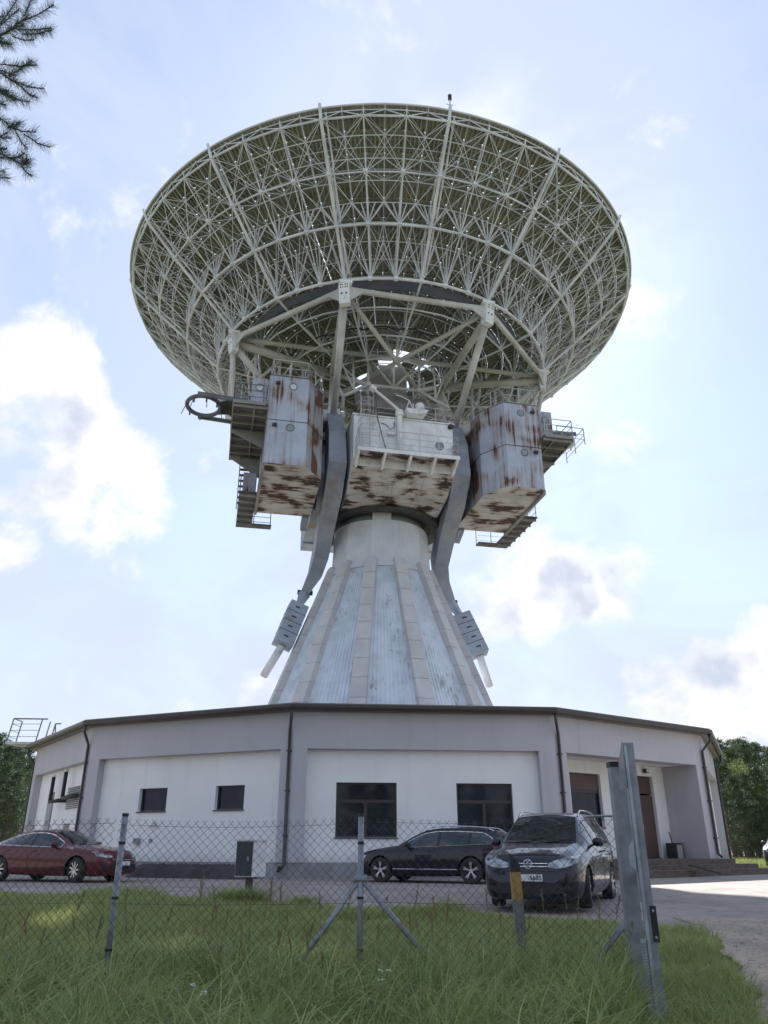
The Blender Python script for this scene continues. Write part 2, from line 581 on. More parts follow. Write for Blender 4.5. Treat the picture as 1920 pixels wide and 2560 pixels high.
def sheet(name, pts_fn, xs, ys, m, lift):
    """grid sheet following the ground height"""
    vs = np.array([[*pts_fn(x, y)] for y in ys for x in xs])
    z = np.interp(vs[:, 1], _gy, _gz) + lift
    n = len(xs)
    fs = np.array([[j * n + i, j * n + i + 1, (j + 1) * n + i + 1, (j + 1) * n + i] for j in range(len(ys) - 1) for i in range(n - 1)])
    me = big_mesh(name, np.column_stack([vs, z]), fs, [m])
    return structure(put(name, me))

sheet('ground', lambda x, y: (x, y), [-900, -200, -60, -20, -8, 0, 8, 20, 60, 200, 900], [-200, -60, -20, 0, 4] + list(np.arange(5, 37, 0.5)) + [45, 60, 120, 300, 900], M['soil'], 0.0)
# the concrete yard: its front edge runs raggedly across, its right side runs into the dirt road
def lawn_front(x):                  # y of the lawn's far edge
    base = np.interp(x, [-14, -8, -4, -2.5, 0, 2.2, 3.4, 4.3, 5], [18.8, 18.2, 16.9, 16.3, 15.6, 14.3, 13.3, 12.5, 12.3])
    return base + 0.16 * math.sin(x * 2.1) + 0.10 * math.sin(x * 5.3 + 1)
def lawn_right(y):                  # x of the lawn's right edge
    return np.interp(y, [-4, 5, 7, 9, 11.4, 12.6], [1.6, 2.35, 2.95, 3.65, 4.35, 4.7]) + 0.06 * math.sin(y * 4) + 0.04 * math.sin(y * 9.3)
xs = list(np.arange(-26, 4.31, 0.35)) + [4.54, 4.6, 6, 8, 11, 15, 20, 26]
sheet('yard', lambda x, v: (x, lawn_front(x) + (34 + 0.5 * math.sin(x) - lawn_front(x)) * v if x < 4.55 else 12.4 + (34 + 0.5 * math.sin(x) - 12.4) * v), xs, list(np.linspace(0, 1, 70)), M['yard'], 0.012)
ysr = list(np.arange(-4, 13.76, 0.25))
sheet('dirt_road', lambda u, y: (lawn_right(y) + (14.0 - lawn_right(y)) * u, y + 1.2 * math.sin(u * 7 + 2) * (1 if y > 13.6 else 0) * 0.3), list(np.linspace(0, 1, 12)), ysr, M['dirt'], 0.020)
# ---------------------------------------------------------------- twelve-sided base building
RW, RG, A0 = 16.42, 16.86, rad(-9.45)
bld = thing('service_building', 'low twelve-sided white and grey rendered building round the foot of the telescope', 'building', (XC, D, 0))

def corner(k, R):
    t = A0 + k * math.pi / 6
    return Vector((R * math.sin(t), -R * math.cos(t), 0))

class Face:
    def __init__(s, k):
        s.k = k
        s.p0, s.p1 = corner(k, RW), corner(k + 1, RW)
        s.L = (s.p1 - s.p0).length
        s.t = (s.p1 - s.p0) / s.L
        s.n = Vector((s.t.y, -s.t.x, 0))
    def P(s, a, o, z):
        return s.p0 + s.t * a + s.n * o + Vector((0, 0, z))
    def fbox(s, mb, a0, a1, o0, o1, z0, z1, mi=0):
        P = s.P
        return mb.hexa([P(a0, o0, z0), P(a1, o0, z0), P(a1, o1, z0), P(a0, o1, z0), P(a0, o0, z1), P(a1, o0, z1), P(a1, o1, z1), P(a0, o1, z1)], mi)
    def wall(s, mb, a0, a1, z0, z1, o0, o1, holes):
        xs = sorted({a0, a1, *[h[0] for h in holes], *[h[1] for h in holes]})
        for i in range(len(xs) - 1):
            x0, x1 = xs[i], xs[i + 1]
            hs = sorted([h for h in holes if h[0] <= x0 + 1e-6 and h[1] >= x1 - 1e-6], key=lambda h: h[2])
            z = z0
            for h in hs:
                if h[2] > z + 1e-4:
                    s.fbox(mb, x0, x1, o0, o1, z, h[2])
                z = h[3]
            if z1 > z + 1e-4:
                s.fbox(mb, x0, x1, o0, o1, z, z1)

def mitred(k, o0, o1, z0, z1, mb, R=RW):
    c = math.cos(math.pi / 12)
    a, b = corner(k, R + o0 / c), corner(k + 1, R + o0 / c)
    e, f = corner(k, R + o1 / c), corner(k + 1, R + o1 / c)
    u = lambda v, z: (v.x, v.y, z)
    return mb.hexa([u(a, z0), u(b, z0), u(f, z0), u(e, z0), u(a, z1), u(b, z1), u(f, z1), u(e, z1)])

ZF, ZE, ZP = 3.78, 4.93, 0.45
REC = -0.30

def glass_mat():
    m, t, b = principled('window_glass', 0.04, 0, 0.28)
    c = mixc(t, ramp(t, noise(t, 0.7, 4, 0.6), 0.4, 0.65), (0.010, 0.013, 0.020), (0.022, 0.030, 0.036))
    t.links.new(c, b.inputs['Base Color'])
    return m
M['glass'] = glass_mat()

def window(F, a0, a1, z0, z1, o, transom=None, mull=None, parent=bld, sill=True):
    """frame (the part) with panes and sill below it"""
    mb = MB()
    w = 0.055
    F.fbox(mb, a0, a1, o - 0.06, o, z1 - w, z1)
    F.fbox(mb, a0, a1, o - 0.06, o, z0, z0 + w)
    F.fbox(mb, a0, a0 + w, o - 0.06, o, z0 + w, z1 - w)
    F.fbox(mb, a1 - w, a1, o - 0.06, o, z0 + w, z1 - w)
    if transom:
        F.fbox(mb, a0 + w, a1 - w, o - 0.06, o + 0.003, transom - 0.05, transom + 0.05)
    if mull:
        F.fbox(mb, mull - 0.05, mull + 0.05, o - 0.06, o + 0.003, z0 + w, (transom or z1) - 0.05)
    fr = mb.build('window', M['frame_dark'], parent)
    cells = []
    lo = z0 + w
    if transom:
        cells.append((a0 + w, a1 - w, transom + 0.05, z1 - w))
        top = transom - 0.05
    else:
        top = z1 - w
    if mull:
        cells += [(a0 + w, mull - 0.05, lo, top), (mull + 0.05, a1 - w, lo, top)]
    else:
        cells.append((a0 + w, a1 - w, lo, top))
    for c in cells:
        g = MB()
        F.fbox(g, c[0], c[1], o - 0.045, o - 0.03, c[2], c[3])
        g.build('pane', M['glass'], fr)
    if sill:
        sb = MB()
        F.fbox(sb, a0 - 0.03, a1 + 0.03, o + 0.002, REC + 0.05, z0 - 0.035, z0 - 0.004)
        sb.build('sill', M['brown_metal'], fr)
    return fr

PW = 0.46
HOLES = {
    0: [(1.42, 3.36, 1.16, 2.78), (5.30, 7.14, 1.16, 2.78)],
    -1: [(2.22, 3.42, 2.0, 2.75), (5.42, 6.56, 2.0, 2.75)],
    -2: [(2.10, 3.10, 0.45, 2.98)],
}
for k in range(12):
    kk = k if k < 6 else k - 12
    F = Face(kk)
    LN = F.L
    if kk == 1:
        continue
    holes = HOLES.get(kk, [])
    w = MB()
    F.wall(w, PW - 0.05, LN - PW + 0.05, ZP, ZF + 0.05, -0.62, REC, holes)
    w.build('wall', M['stucco_white'], bld)
    for a0, a1 in ((0, PW), (LN - PW, LN)):
        p = MB()
        F.fbox(p, a0, a1, -0.64, 0, ZP, ZF)
        p.build('pillar', M['stucco_lilac'], bld)
    for (a0, a1, z0, z1) in holes:
        if kk == 0:
            window(F, a0, a1, z0, z1, REC - 0.10, 2.22, (a0 + a1) / 2 - 0.02)
        elif kk == -1:
            window(F, a0, a1, z0, z1, REC - 0.14)
# fascia, plinth, gutter and roof all round
for k in range(12):
    kk = k if k < 6 else k - 12
    F = Face(kk)
    mb = MB(); mitred(kk, -0.66, 0, ZF, ZE, mb); mb.build('fascia', M['stucco_lilac'], bld)
    if kk != 1:
        mb = MB(); mitred(kk, -0.70, -0.035, -0.2, ZP, mb); mb.build('plinth', M['plinth'], bld)
    mb = MB(); mitred(kk, -0.1, 0.26, ZE + 0.003, ZE + 0.05, mb); mb.build('soffit', M['roof_metal'], bld)
    # half-round gutter
    prof = [(0.26, 0.15), (0.27, 0.06), (0.31, 0.005), (0.365, -0.01), (0.42, 0.01), (0.455, 0.065), (0.462, 0.15), (0.445, 0.15), (0.36, 0.03), (0.28, 0.15)]
    c15 = math.cos(math.pi / 12)
    vs, fs = [], []
    for kc in (kk, kk + 1):
        for (o, z) in prof:
            c = corner(kc, RW + o / c15)
            vs.append((c.x, c.y, ZE + 0.02 + z))
    n = len(prof)
    fs = [(i, (i + 1) % n, n + (i + 1) % n, n + i) for i in range(n)] + [tuple(range(n)), tuple(range(2 * n - 1, n - 1, -1))]
    g = MB().add(vs, fs)
    g.build('gutter', M['brown_metal'], bld)
    # roof sheet of this side: low pitch up to the cone
    r = MB()
    q = []
    for kc, R, z in ((kk, RW + 0.40, ZE + 0.15), (kk + 1, RW + 0.40, ZE + 0.15), (kk + 1, 6.0, ZE + 1.0), (kk, 6.0, ZE + 1.0)):
        c = corner(kc, R)
        q.append((c.x, c.y, z))
    q2 = [(x, y, z + 0.07) for x, y, z in q]
    r.hexa(q + q2)
    r.build('roof', M['roof_metal'], bld)

# downpipes at the corners
def downpipe(k, side, zb=0.25, shift=0.0):
    """leaves the gutter at corner k, steps back to the wall on one side of it"""
    F = Face(k) if side > 0 else Face(k - 1)
    a = (0.16 + shift) if side > 0 else F.L - 0.16 - shift
    top = corner(k, RW + 0.36)
    pts = [Vector((top.x, top.y, ZE + 0.03)), Vector((top.x, top.y, ZE - 0.22)), F.P(a, 0.075, ZE - 0.62), F.P(a, 0.075, zb + 0.12), F.P(a, 0.20, zb)]
    mb = MB().path(pts, 0.052, 10)
    o = mb.build('downpipe', M['brown_metal'], bld, smooth=True)
    for z in (1.2, 2.5, 3.7):
        c = MB()
        F.fbox(c, a - 0.07, a + 0.07, -0.01, 0.14, z - 0.02, z + 0.02)
        c.build('bracket', M['brown_metal'], o)
downpipe(0, -1, 0.30, -0.06)
downpipe(1, 1, 0.5, 0.10)
downpipe(-1, -1, 0.3)
downpipe(2, -1, 0.55, 0.0)
downpipe(-2, -1, 0.3)
downpipe(3, -1, 0.3)

# face -1: small fittings on the white wall
F = Face(-1)
def wall_pipe(F, a, z, r, name, m, ln=0.12):
    p = F.P(a, REC - 0.01, z)
    mb = MB().tube(p, p + F.n * ln, r, 14)
    mb.tube(p + F.n * ln, p + F.n * (ln + 0.06) + Vector((0, 0, -0.10)), r * 0.9, 14)
    o = mb.build(name, m, bld, smooth=False)
    return o
wall_pipe(F, 3.05, 1.62, 0.07, 'vent_hood', M['white_plastic'])
mb = MB(); F.fbox(mb, 2.30, 2.50, REC, REC + 0.14, 0.98, 1.16); mb.build('socket_box', M['grey_plastic'], bld)
mb = MB(); F.fbox(mb, 2.88, 2.99, REC, REC + 0.05, 1.03, 1.14); mb.build('socket_box', M['grey_plastic'], bld)
wall_pipe(F, 8.2, 0.30, 0.055, 'drain_outlet', M['black_pipe'], 0.32)
# face -2: door, louvre grilles and two black flue pipes
F = Face(-2)
mb = MB(); F.fbox(mb, 2.12, 3.08, REC - 0.24, REC - 0.18, 0.45, 2.96)
dr = mb.build('door', M['grey_plastic'], bld)
mb = MB(); F.fbox(mb, 2.32, 2.88, REC - 0.178, REC - 0.165, 1.6, 2.75); mb.build('pane', M['glass'], dr)
mb = MB(); F.fbox(mb, 2.16, 2.22, REC - 0.178, REC - 0.12, 1.25, 1.4); mb.build('handle', M['dark_metal'], dr)
def grille(F, a0, a1, z0, z1, n):
    mb = MB()
    F.fbox(mb, a0, a1, REC, REC + 0.02, z0, z1, 0)
    g = mb.build('grille', M['white_plastic'], bld)
    h = (z1 - z0) / n
    for i in range(n):
        s = MB()
        z = z0 + h * (i + 0.2)
        F.fbox(s, a0 + 0.05, a1 - 0.05, REC + 0.022, REC + 0.05, z, z + h * 0.5)
        s.build('slat', M['frame_dark'], g)
grille(F, 5.15, 6.85, 2.22, 3.02, 12)
grille(F, 5.2, 6.05, 1.15, 1.72, 9)
for (a, z, a2) in ((3.75, 2.55, 5.0), (5.55, 2.62, 7.4)):
    pts = [F.P(a2, REC - 0.05, z), F.P(a2, REC + 0.30, z), F.P(a, REC + 0.30, z), F.P(a, REC + 0.30, z + 0.95)]
    fp = MB().path(pts, 0.075, 12).build('flue_pipe', M['black_pipe'], bld, smooth=True)
    e = F.P(a, REC + 0.30, z + 0.95)
    MB().tube(e, e + Vector((0, 0, 0.10)), 0.085, 12).build('pipe_cap', M['white_plastic'], fp)

# face 1: the recessed entrance porch
F = Face(1)
OB = -1.55                                   # back wall of the porch
mb = MB()
F.wall(mb, 0.0, F.L, 0.5, ZF + 0.1, OB - 0.3, OB, [(2.45, 4.10, 1.54, 3.36), (6.22, 7.22, 0.5, 3.42)])
mb.build('wall', M['stucco_white'], bld)
for a0, a1 in ((0, 0.66), (F.L - 0.60, F.L)):
    p = MB(); F.fbox(p, a0, a1, OB - 0.02, 0, 0.28, ZF); p.build('pillar', M['stucco_lilac'], bld)
    p = MB(); F.fbox(p, a0 + 0.02, a1 - 0.02, OB, -0.035, -0.2, 0.277); p.build('plinth', M['plinth'], bld)
mb = MB(); F.fbox(mb, 0.663, F.L - 0.603, OB + 0.002, -0.663, ZF + 0.012, ZF + 0.08); mb.build('porch_ceiling', M['stucco_white'], bld)
wf = window(F, 2.45, 4.10, 1.54, 3.36, OB - 0.12, 2.74, None, sill=False)
for i in range(9):                           # roller shutter slats across the upper light
    s = MB(); z = 2.80 + i * 0.056
    F.fbox(s, 2.51, 4.04, OB - 0.115, OB - 0.095, z, z + 0.048)
    s.build('shutter_slat', M['shutter'], wf)
mb = MB(); F.fbox(mb, 2.42, 4.13, OB - 0.10, OB + 0.04, 1.50, 1.536); mb.build('sill', M['brown_metal'], wf)
mb = MB(); F.fbox(mb, 6.24, 7.20, OB - 0.20, OB - 0.12, 0.52, 2.72)
dr = mb.build('door', M['door_brown'], bld)
mb = MB(); F.fbox(mb, 6.24, 7.20, OB - 0.20, OB - 0.13, 2.78, 3.40); mb.build('transom_panel', M['door_brown'], dr)
mb = MB(); F.fbox(mb, 6.32, 6.39, OB - 0.118, OB - 0.06, 1.50, 1.70); mb.build('handle', M['white_plastic'], dr)
# flood lamp above the door
p = F.P(6.45, OB, 3.62)
fl = MB(); F.fbox(fl, 6.62, 6.80, OB + 0.05, OB + 0.20, 3.53, 3.68)
fo = fl.build('flood_lamp', M['dark_metal'], bld)
mb = MB(); F.fbox(mb, 6.64, 6.78, OB + 0.202, OB + 0.21, 3.55, 3.66); mb.build('lens', M['white_plastic'], fo)
mb = MB(); F.fbox(mb, 6.69, 6.73, OB, OB + 0.06, 3.58, 3.64); mb.build('bracket', M['dark_metal'], fo)

# wooden porch floor and steps: a thing of its own, each board a part
def wood_mat():
    m, t, b = principled('weathered_boards', 0.85)
    c = mixc(t, ramp(t, noise(t, 1.5, 6, 0.7, (0.4, 6, 6)), 0.35, 0.65), (0.15, 0.12, 0.10), (0.085, 0.066, 0.055))
    t.links.new(c, b.inputs['Base Color'])
    bump(t, b, noise(t, 10, 5, 0.7, (0.3, 5, 5)), 0.3, 0.01)
    return m
M['wood'] = wood_mat()
st = thing('porch_steps', 'weathered brown plank deck and three steps in front of the recessed entrance', 'steps', (XC, D, 0))
def boards(a0, a1, o0, o1, z, n, th=0.04):
    w = (o1 - o0) / n
    for i in range(n):
        mb = MB(); F.fbox(mb, a0, a1, o0 + i * w + 0.006, o0 + (i + 1) * w - 0.006, z - th, z)
        mb.build('plank', M['wood'], st)
def riser(a0, a1, o, z0, z1):
    mb = MB(); F.fbox(mb, a0, a1, o - 0.05, o - 0.01, z0, z1); mb.build('riser', M['wood'], st)
boards(0.67, F.L - 0.61, OB + 0.004, -0.035, 0.50, 8)
boards(0.1, F.L + 0.0, 0.012, 0.62, 0.50, 4)
riser(0.1, F.L + 0.0, 0.62, 0.30, 0.458)
boards(0.1, F.L + 0.55, 0.63, 1.15, 0.34, 3)
riser(0.1, F.L + 0.55, 1.15, 0.17, 0.298)
boards(0.1, F.L + 1.1, 1.16, 1.72, 0.20, 3)
riser(0.1, F.L + 1.1, 1.72, -0.06, 0.158)
mb = MB(); F.fbox(mb, 0.15, F.L, 0.05, 0.55, -0.06, 0.455); mb.build('frame', M['dark_metal'], st)
mb = MB(); F.fbox(mb, 0.15, F.L + 0.5, 0.57, 1.1, -0.06, 0.295); mb.build('frame', M['dark_metal'], st)
# metal foot ramp and a case beside the door
mb = MB(); q = F.P(4.1, 1.75, 0.30); mb.beam(F.P(4.0, 1.74, 0.36), F.P(4.75, 2.35, 0.10), 0.30, 0.03)
rp = mb.build('boot_ramp', M['dark_metal']); rp.location = (XC, D, 0)
tag(rp, 'narrow dark ramp board leaning on the porch steps', 'ramp')
cs = thing('metal_case', 'square grey metal case standing on the porch deck beside the brown door', 'case', (XC, D, 0))
mb = MB(); F.fbox(mb, 7.27, 7.66, OB + 0.20, OB + 0.62, 0.502, 0.98); mb.build('body', M['hub_grey'], cs)
mb = MB(); F.fbox(mb, 7.25, 7.28, OB + 0.18, OB + 0.64, 0.502, 1.0); mb.build('edge_trim', M['dark_metal'], cs)
mb = MB(); F.fbox(mb, 7.65, 7.68, OB + 0.18, OB + 0.64, 0.502, 1.0); mb.build('edge_trim', M['dark_metal'], cs)
mb = MB(); F.fbox(mb, 7.25, 7.68, OB + 0.18, OB + 0.64, 1.002, 1.03); mb.build('lid', M['dark_metal'], cs)
mb = MB().path([F.P(7.36, OB + 0.4, 1.03), F.P(7.34, OB + 0.38, 1.25), F.P(7.30, OB + 0.36, 1.42)], 0.02, 6); mb.build('pull_handle', M['dark_metal'], cs)

# dark heaped bed along the foot of face -1
F = Face(-1)
def rubber_mat():
    return mat('dark_heap', (0.030, 0.028, 0.028), (0.06, 0.055, 0.05), 2.5, 0.85, bscale=8, bstr=0.8, bdist=0.06)
M['heap'] = rubber_mat()
vs, fs = [], []
N, K = 44, 8
for i in range(N + 1):
    a = 2.9 + 4.6 * i / N
    e = min(1, 14 * min(i / N, 1 - i / N))
    for j in range(K + 1):
        o = 0.02 + 0.95 * j / K
        h = 0.46 * e * (1 - (j / K) ** 4) * (0.9 + 0.12 * math.sin(i * 1.3 + j) * 0.6 + random.uniform(-.05, .05))
        vs.append(F.P(a, o, -0.05 + h))
for i in range(N):
    for j in range(K):
        p = i * (K + 1) + j
        fs.append((p, p + 1, p + K + 2, p + K + 1))
hp = MB().add(vs, fs).build('tarpaulin_heap', M['heap'], None, smooth=True)
hp.location = (XC, D, 0)
tag(hp, 'long low dark heap under black sheeting along the foot of the white wall', 'heap')

# roof-access stair platform beyond the left side of the building
rs = thing('roof_stair', 'pale metal stair tower with railed landing against the far side of the building', 'stairs', (-16.4, 36.6, 0))
mb = MB(); mb.box(-0.75, 0.7, -0.5, 0.5, 5.18, 5.27); mb.build('landing', M['railing'], rs)
def rail_piece(p, q, r=0.03, nm='rail', m='railing_dark', par=rs):
    MB().tube(p, q, r, 6).build(nm, M[m], par)
for (x, y) in ((-0.72, -0.45), (0.6, -0.45), (-0.72, 0.45), (0.6, 0.45)):
    rail_piece((x - .02, y, 5.2), (x + 0.14, y, 6.3), nm='post')
for z in (5.5, 5.78, 6.06):
    t = (z - 5.2) / 1.1 * 0.16
    rail_piece((-0.74 + t, -0.45, z), (0.58 + t, -0.45, z), 0.012)
    rail_piece((-0.74 + t, -0.45, z), (-0.74 + t, 0.45, z), 0.012)
rail_piece((-0.58, -0.45, 6.3), (0.98, -0.45, 6.28), 0.032, 'handrail')
rail_piece((-0.58, -0.45, 6.3), (-0.58, 0.45, 6.3), 0.032, 'handrail')
rail_piece((1.0, 0.1, 5.25), (1.14, 0.1, 6.15), 0.03, 'post')
rail_piece((1.25, 0.1, 5.25), (1.14, 0.1, 6.15), 0.03, 'post')
rail_piece((1.14, 0.1, 6.15), (1.4, 0.1, 6.15), 0.03, 'handrail')
for i in range(14):                           # steps of the steep flight below the landing
    z = 5.05 - i * 0.36
    mb = MB(); mb.box(0.42 + 0.02 * (i % 2) + i * 0.03, 0.98 + i * 0.03, 0.55, 1.35, z - 0.03, z); mb.build('tread', M['slab'], rs)
for y in (-0.46, 0.42):
    mb = MB(); mb.beam((0.42, y + 0.98, 5.17), (0.85, y + 0.98, 0.0), 0.10, 0.06); mb.beam((0.98, y + 0.98, 5.17), (1.40, y + 0.98, 0.0), 0.10, 0.06); mb.build('stringer', M['slab'], rs)
# ---------------------------------------------------------------- pedestal tower (cone and neck)
ped = thing('telescope_pedestal', 'white conical pedestal tower with corrugated cladding between beige slab ribs', 'tower', (XC, D, 0))
ZB, ZN, ZT = 5.2, 14.95, 17.45
RB, RN, RT = 6.56, 2.78, 2.64
def cone_r(z):
    return RN + (RB - RN) * (ZN - z) / (ZN - ZB)
def pol(r, a, z):
    return Vector((r * math.sin(a), -r * math.cos(a), z))
core = MB().lathe([(RB - 0.35, ZB), (RN - 0.35, ZN), (RT - 0.2, ZN + 0.02), (RT - 0.2, ZT)], 24).build('core', M['hub_grey'], ped)
# corrugated sheets: one per bay
NC = 11
for k in range(12):
    a0 = A0 + k * math.pi / 6 + rad(3.0)
    a1 = A0 + (k + 1) * math.pi / 6 - rad(3.0)
    vs, fs = [], []
    zs = [ZB + 0.05, ZN + 0.02]
    prof = []
    for i in range(NC):
        u0 = i / NC
        for du, h in ((0.0, 0.0), (0.30, 0.0), (0.42, 0.045), (0.85, 0.045), (0.97, 0.0)):
            prof.append((u0 + du / NC, h))
    prof.append((1.0, 0.0))
    n = len(prof)
    for z in zs:
        for (u, h) in prof:
            a = a0 + (a1 - a0) * u
            R = cone_r(z) * math.cos(rad(12.0)) / math.cos(a - (a0 + a1) / 2)
            vs.append(pol(R + h * (0.5 + 0.5 * cone_r(z) / RB), a, z))
    for i in range(n - 1):
        fs.append((i, i + 1, n + i + 1, n + i))
    MB().add(vs, fs).build('corrugated_sheet', M['cladding'], ped)
    # white collar strip closing the top of the sheet
    mb = MB()
    q = []
    for z, rr in ((ZN - 0.22, 0.075), (ZN + 0.06, 0.075)):
        for a, r in ((a0 - .03, rr + 0.02), (a1 + .03, rr + 0.02), (a1 + .03, 0.0), (a0 - .03, 0.0)):
            q.append(pol((cone_r(z) + r) * math.cos(rad(12)) / math.cos(a - (a0 + a1) / 2), a, z))
    mb.hexa(q).build('collar_strip', M['neck_metal'], ped)
# slab ribs
NS = 10
for k in range(12):
    a = A0 + k * math.pi / 6
    er = Vector((math.sin(a), -math.cos(a), 0))
    et = Vector((math.cos(a), math.sin(a), 0))
    def rp(z, o, w):
        return er * (cone_r(z) + o) + et * w + Vector((0, 0, z))
    def wid(z):
        return 0.30 + 0.11 * (ZN - z) / (ZN - ZB)
    mb = MB()
    z0, z1 = ZB, ZN + 0.24
    for_core = []
    for z in (z0, z1):
        for o, s in ((-0.25, -1), (-0.25, 1), (0.335, 1), (0.335, -1)):
            for_core.append(rp(z, o, s * (wid(z) - 0.02)))
    mb.hexa(for_core)
    rib = mb.build('rib', M['plinth'], ped)
    for j in range(NS):
        za = z0 + (z1 - z0) * j / NS + 0.010
        zb = z0 + (z1 - z0) * (j + 1) / NS - 0.010
        mb = MB()
        q = []
        jit = random.uniform(-0.006, 0.006)
        for z in (za, zb):
            for o, s in ((-0.1, -1), (-0.1, 1), (0.36 + jit, 1), (0.36 + jit, -1)):
                q.append(rp(z, o, s * wid(z)))
        mb.hexa(q).build('slab', M['slab'], rib)
# neck: corrugated drum of twelve flats, then a smooth collar and a dark bearing ring
for k in range(12):
    a0 = A0 + k * math.pi / 6 + math.pi / 12 * 0
    a1 = a0 + math.pi / 6
    vs, fs = [], []
    prof = []
    NK = 11
    for i in range(NK):
        for du, h in ((0.0, 0.0), (0.72, 0.0), (0.8, 0.03), (0.93, 0.03)):
            prof.append(((i + du) / NK, h))
    prof.append((1.0, 0.0))
    n = len(prof)
    for z, r in ((ZN + 0.05, RN + 0.02), (ZT, RT + 0.02)):
        for (u, h) in prof:
            a = a0 + (a1 - a0) * u
            R = r * math.cos(math.pi / 12) / math.cos(a - (a0 + a1) / 2) + 0.06
            vs.append(pol(R + h, a, z))
    for i in range(n - 1):
        fs.append((i, i + 1, n + i + 1, n + i))
    MB().add(vs, fs).build('neck_sheet', M['neck_metal'], ped)
MB().lathe([(RT - 0.25, ZT - 0.02), (RT + 0.05, ZT - 0.02), (RT + 0.06, ZT + 0.03), (RT - 0.25, ZT + 0.03)], 48, closed=True).build('neck_rim', M['neck_metal'], ped, smooth=False)
MB().lathe([(RT - 0.12, ZT + 0.031), (RT - 0.12, 17.92), (0.3, 17.92)], 48).build('bearing_collar', M['weight_blue'], ped, smooth=True)
mb = MB()
c = pol(RT - 0.10, rad(2), 17.48)
er, et = pol(1, rad(2), 0), Vector((math.cos(rad(2)), math.sin(rad(2)), 0))
q = []
for z in (17.50, 17.98):
    for o, s in ((0, -1), (0, 1), (0.14, 1), (0.14, -1)):
        q.append(er * (RT - 0.12 + o) + et * (s * 0.52) + Vector((0, 0, z)))
mb.hexa(q).build('hatch_plate', M['neck_metal'], ped)

# ---------------------------------------------------------------- alidade: turntable with its cabins
PHI = rad(12.2)
ali = thing('alidade', 'rust-stained blue and white steel turntable cabins on top of the pedestal', 'turntable', (XC, D, 0), PHI)
def G(lat, fw, z):
    return Vector((lat, -fw, z))

def railing(pts, h, parent, m='railing', r=0.026, mids=(0.5,), post_step=1.2, closed=False):
    """posts and rails along a polyline of deck points; one object"""
    mb = MB()
    pts = [Vector(p) for p in pts]
    up = Vector((0, 0, h))
    segs = list(zip(pts[:-1], pts[1:])) + ([(pts[-1], pts[0])] if closed else [])
    for p, q in segs:
        n = max(1, round((q - p).length / post_step))
        for i in range(n + 1):
            b = p.lerp(q, i / n)
            mb.tube(b, b + up, r, 6)
        mb.tube(p + up, q + up, r, 6)
        for f in mids:
            mb.tube(p + up * f, q + up * f, r * 0.75, 5)
    return mb.build('railing', M[m], parent)

def porthole(c, n, r, parent, lit=False, frame=True):
    c, n = Vector(c), Vector(n).normalized()
    mb = MB()
    a = n.orthogonal().normalized()
    b = n.cross(a)
    N = 20
    vs = []
    for rr, o in ((r, 0.012), (r + 0.045, 0.03), (r + 0.045, 0.0)):
        for i in range(N):
            t = 2 * math.pi * i / N
            vs.append(c + n * o + (a * math.cos(t) + b * math.sin(t)) * rr)
    fs = []
    for k in range(2):
        for i in range(N):
            fs.append((k * N + i, k * N + (i + 1) % N, (k + 1) * N + (i + 1) % N, (k + 1) * N + i))
    mb.add(vs, fs)
    o = mb.build('porthole', M['railing_dark'], parent)
    MB().tube(c + n * 0.004, c + n * 0.016, r, N).build('pane', M['porthole_lit' if lit else 'porthole'], o)
    return o

def wallbox(c, n, parent, name='lamp_box', w=0.22, h=0.13, d=0.16, m='dark_metal'):
    c, n = Vector(c), Vector(n).normalized()
    side = n.cross(Vector((0, 0, 1))).normalized()
    q = []
    for z in (-h / 2, h / 2):
        for s, o in ((-1, 0), (1, 0), (1, d), (-1, d)):
            q.append(c + side * (s * w / 2) + n * o + Vector((0, 0, z)))
    MB().hexa(q).build(name, M[m], parent)

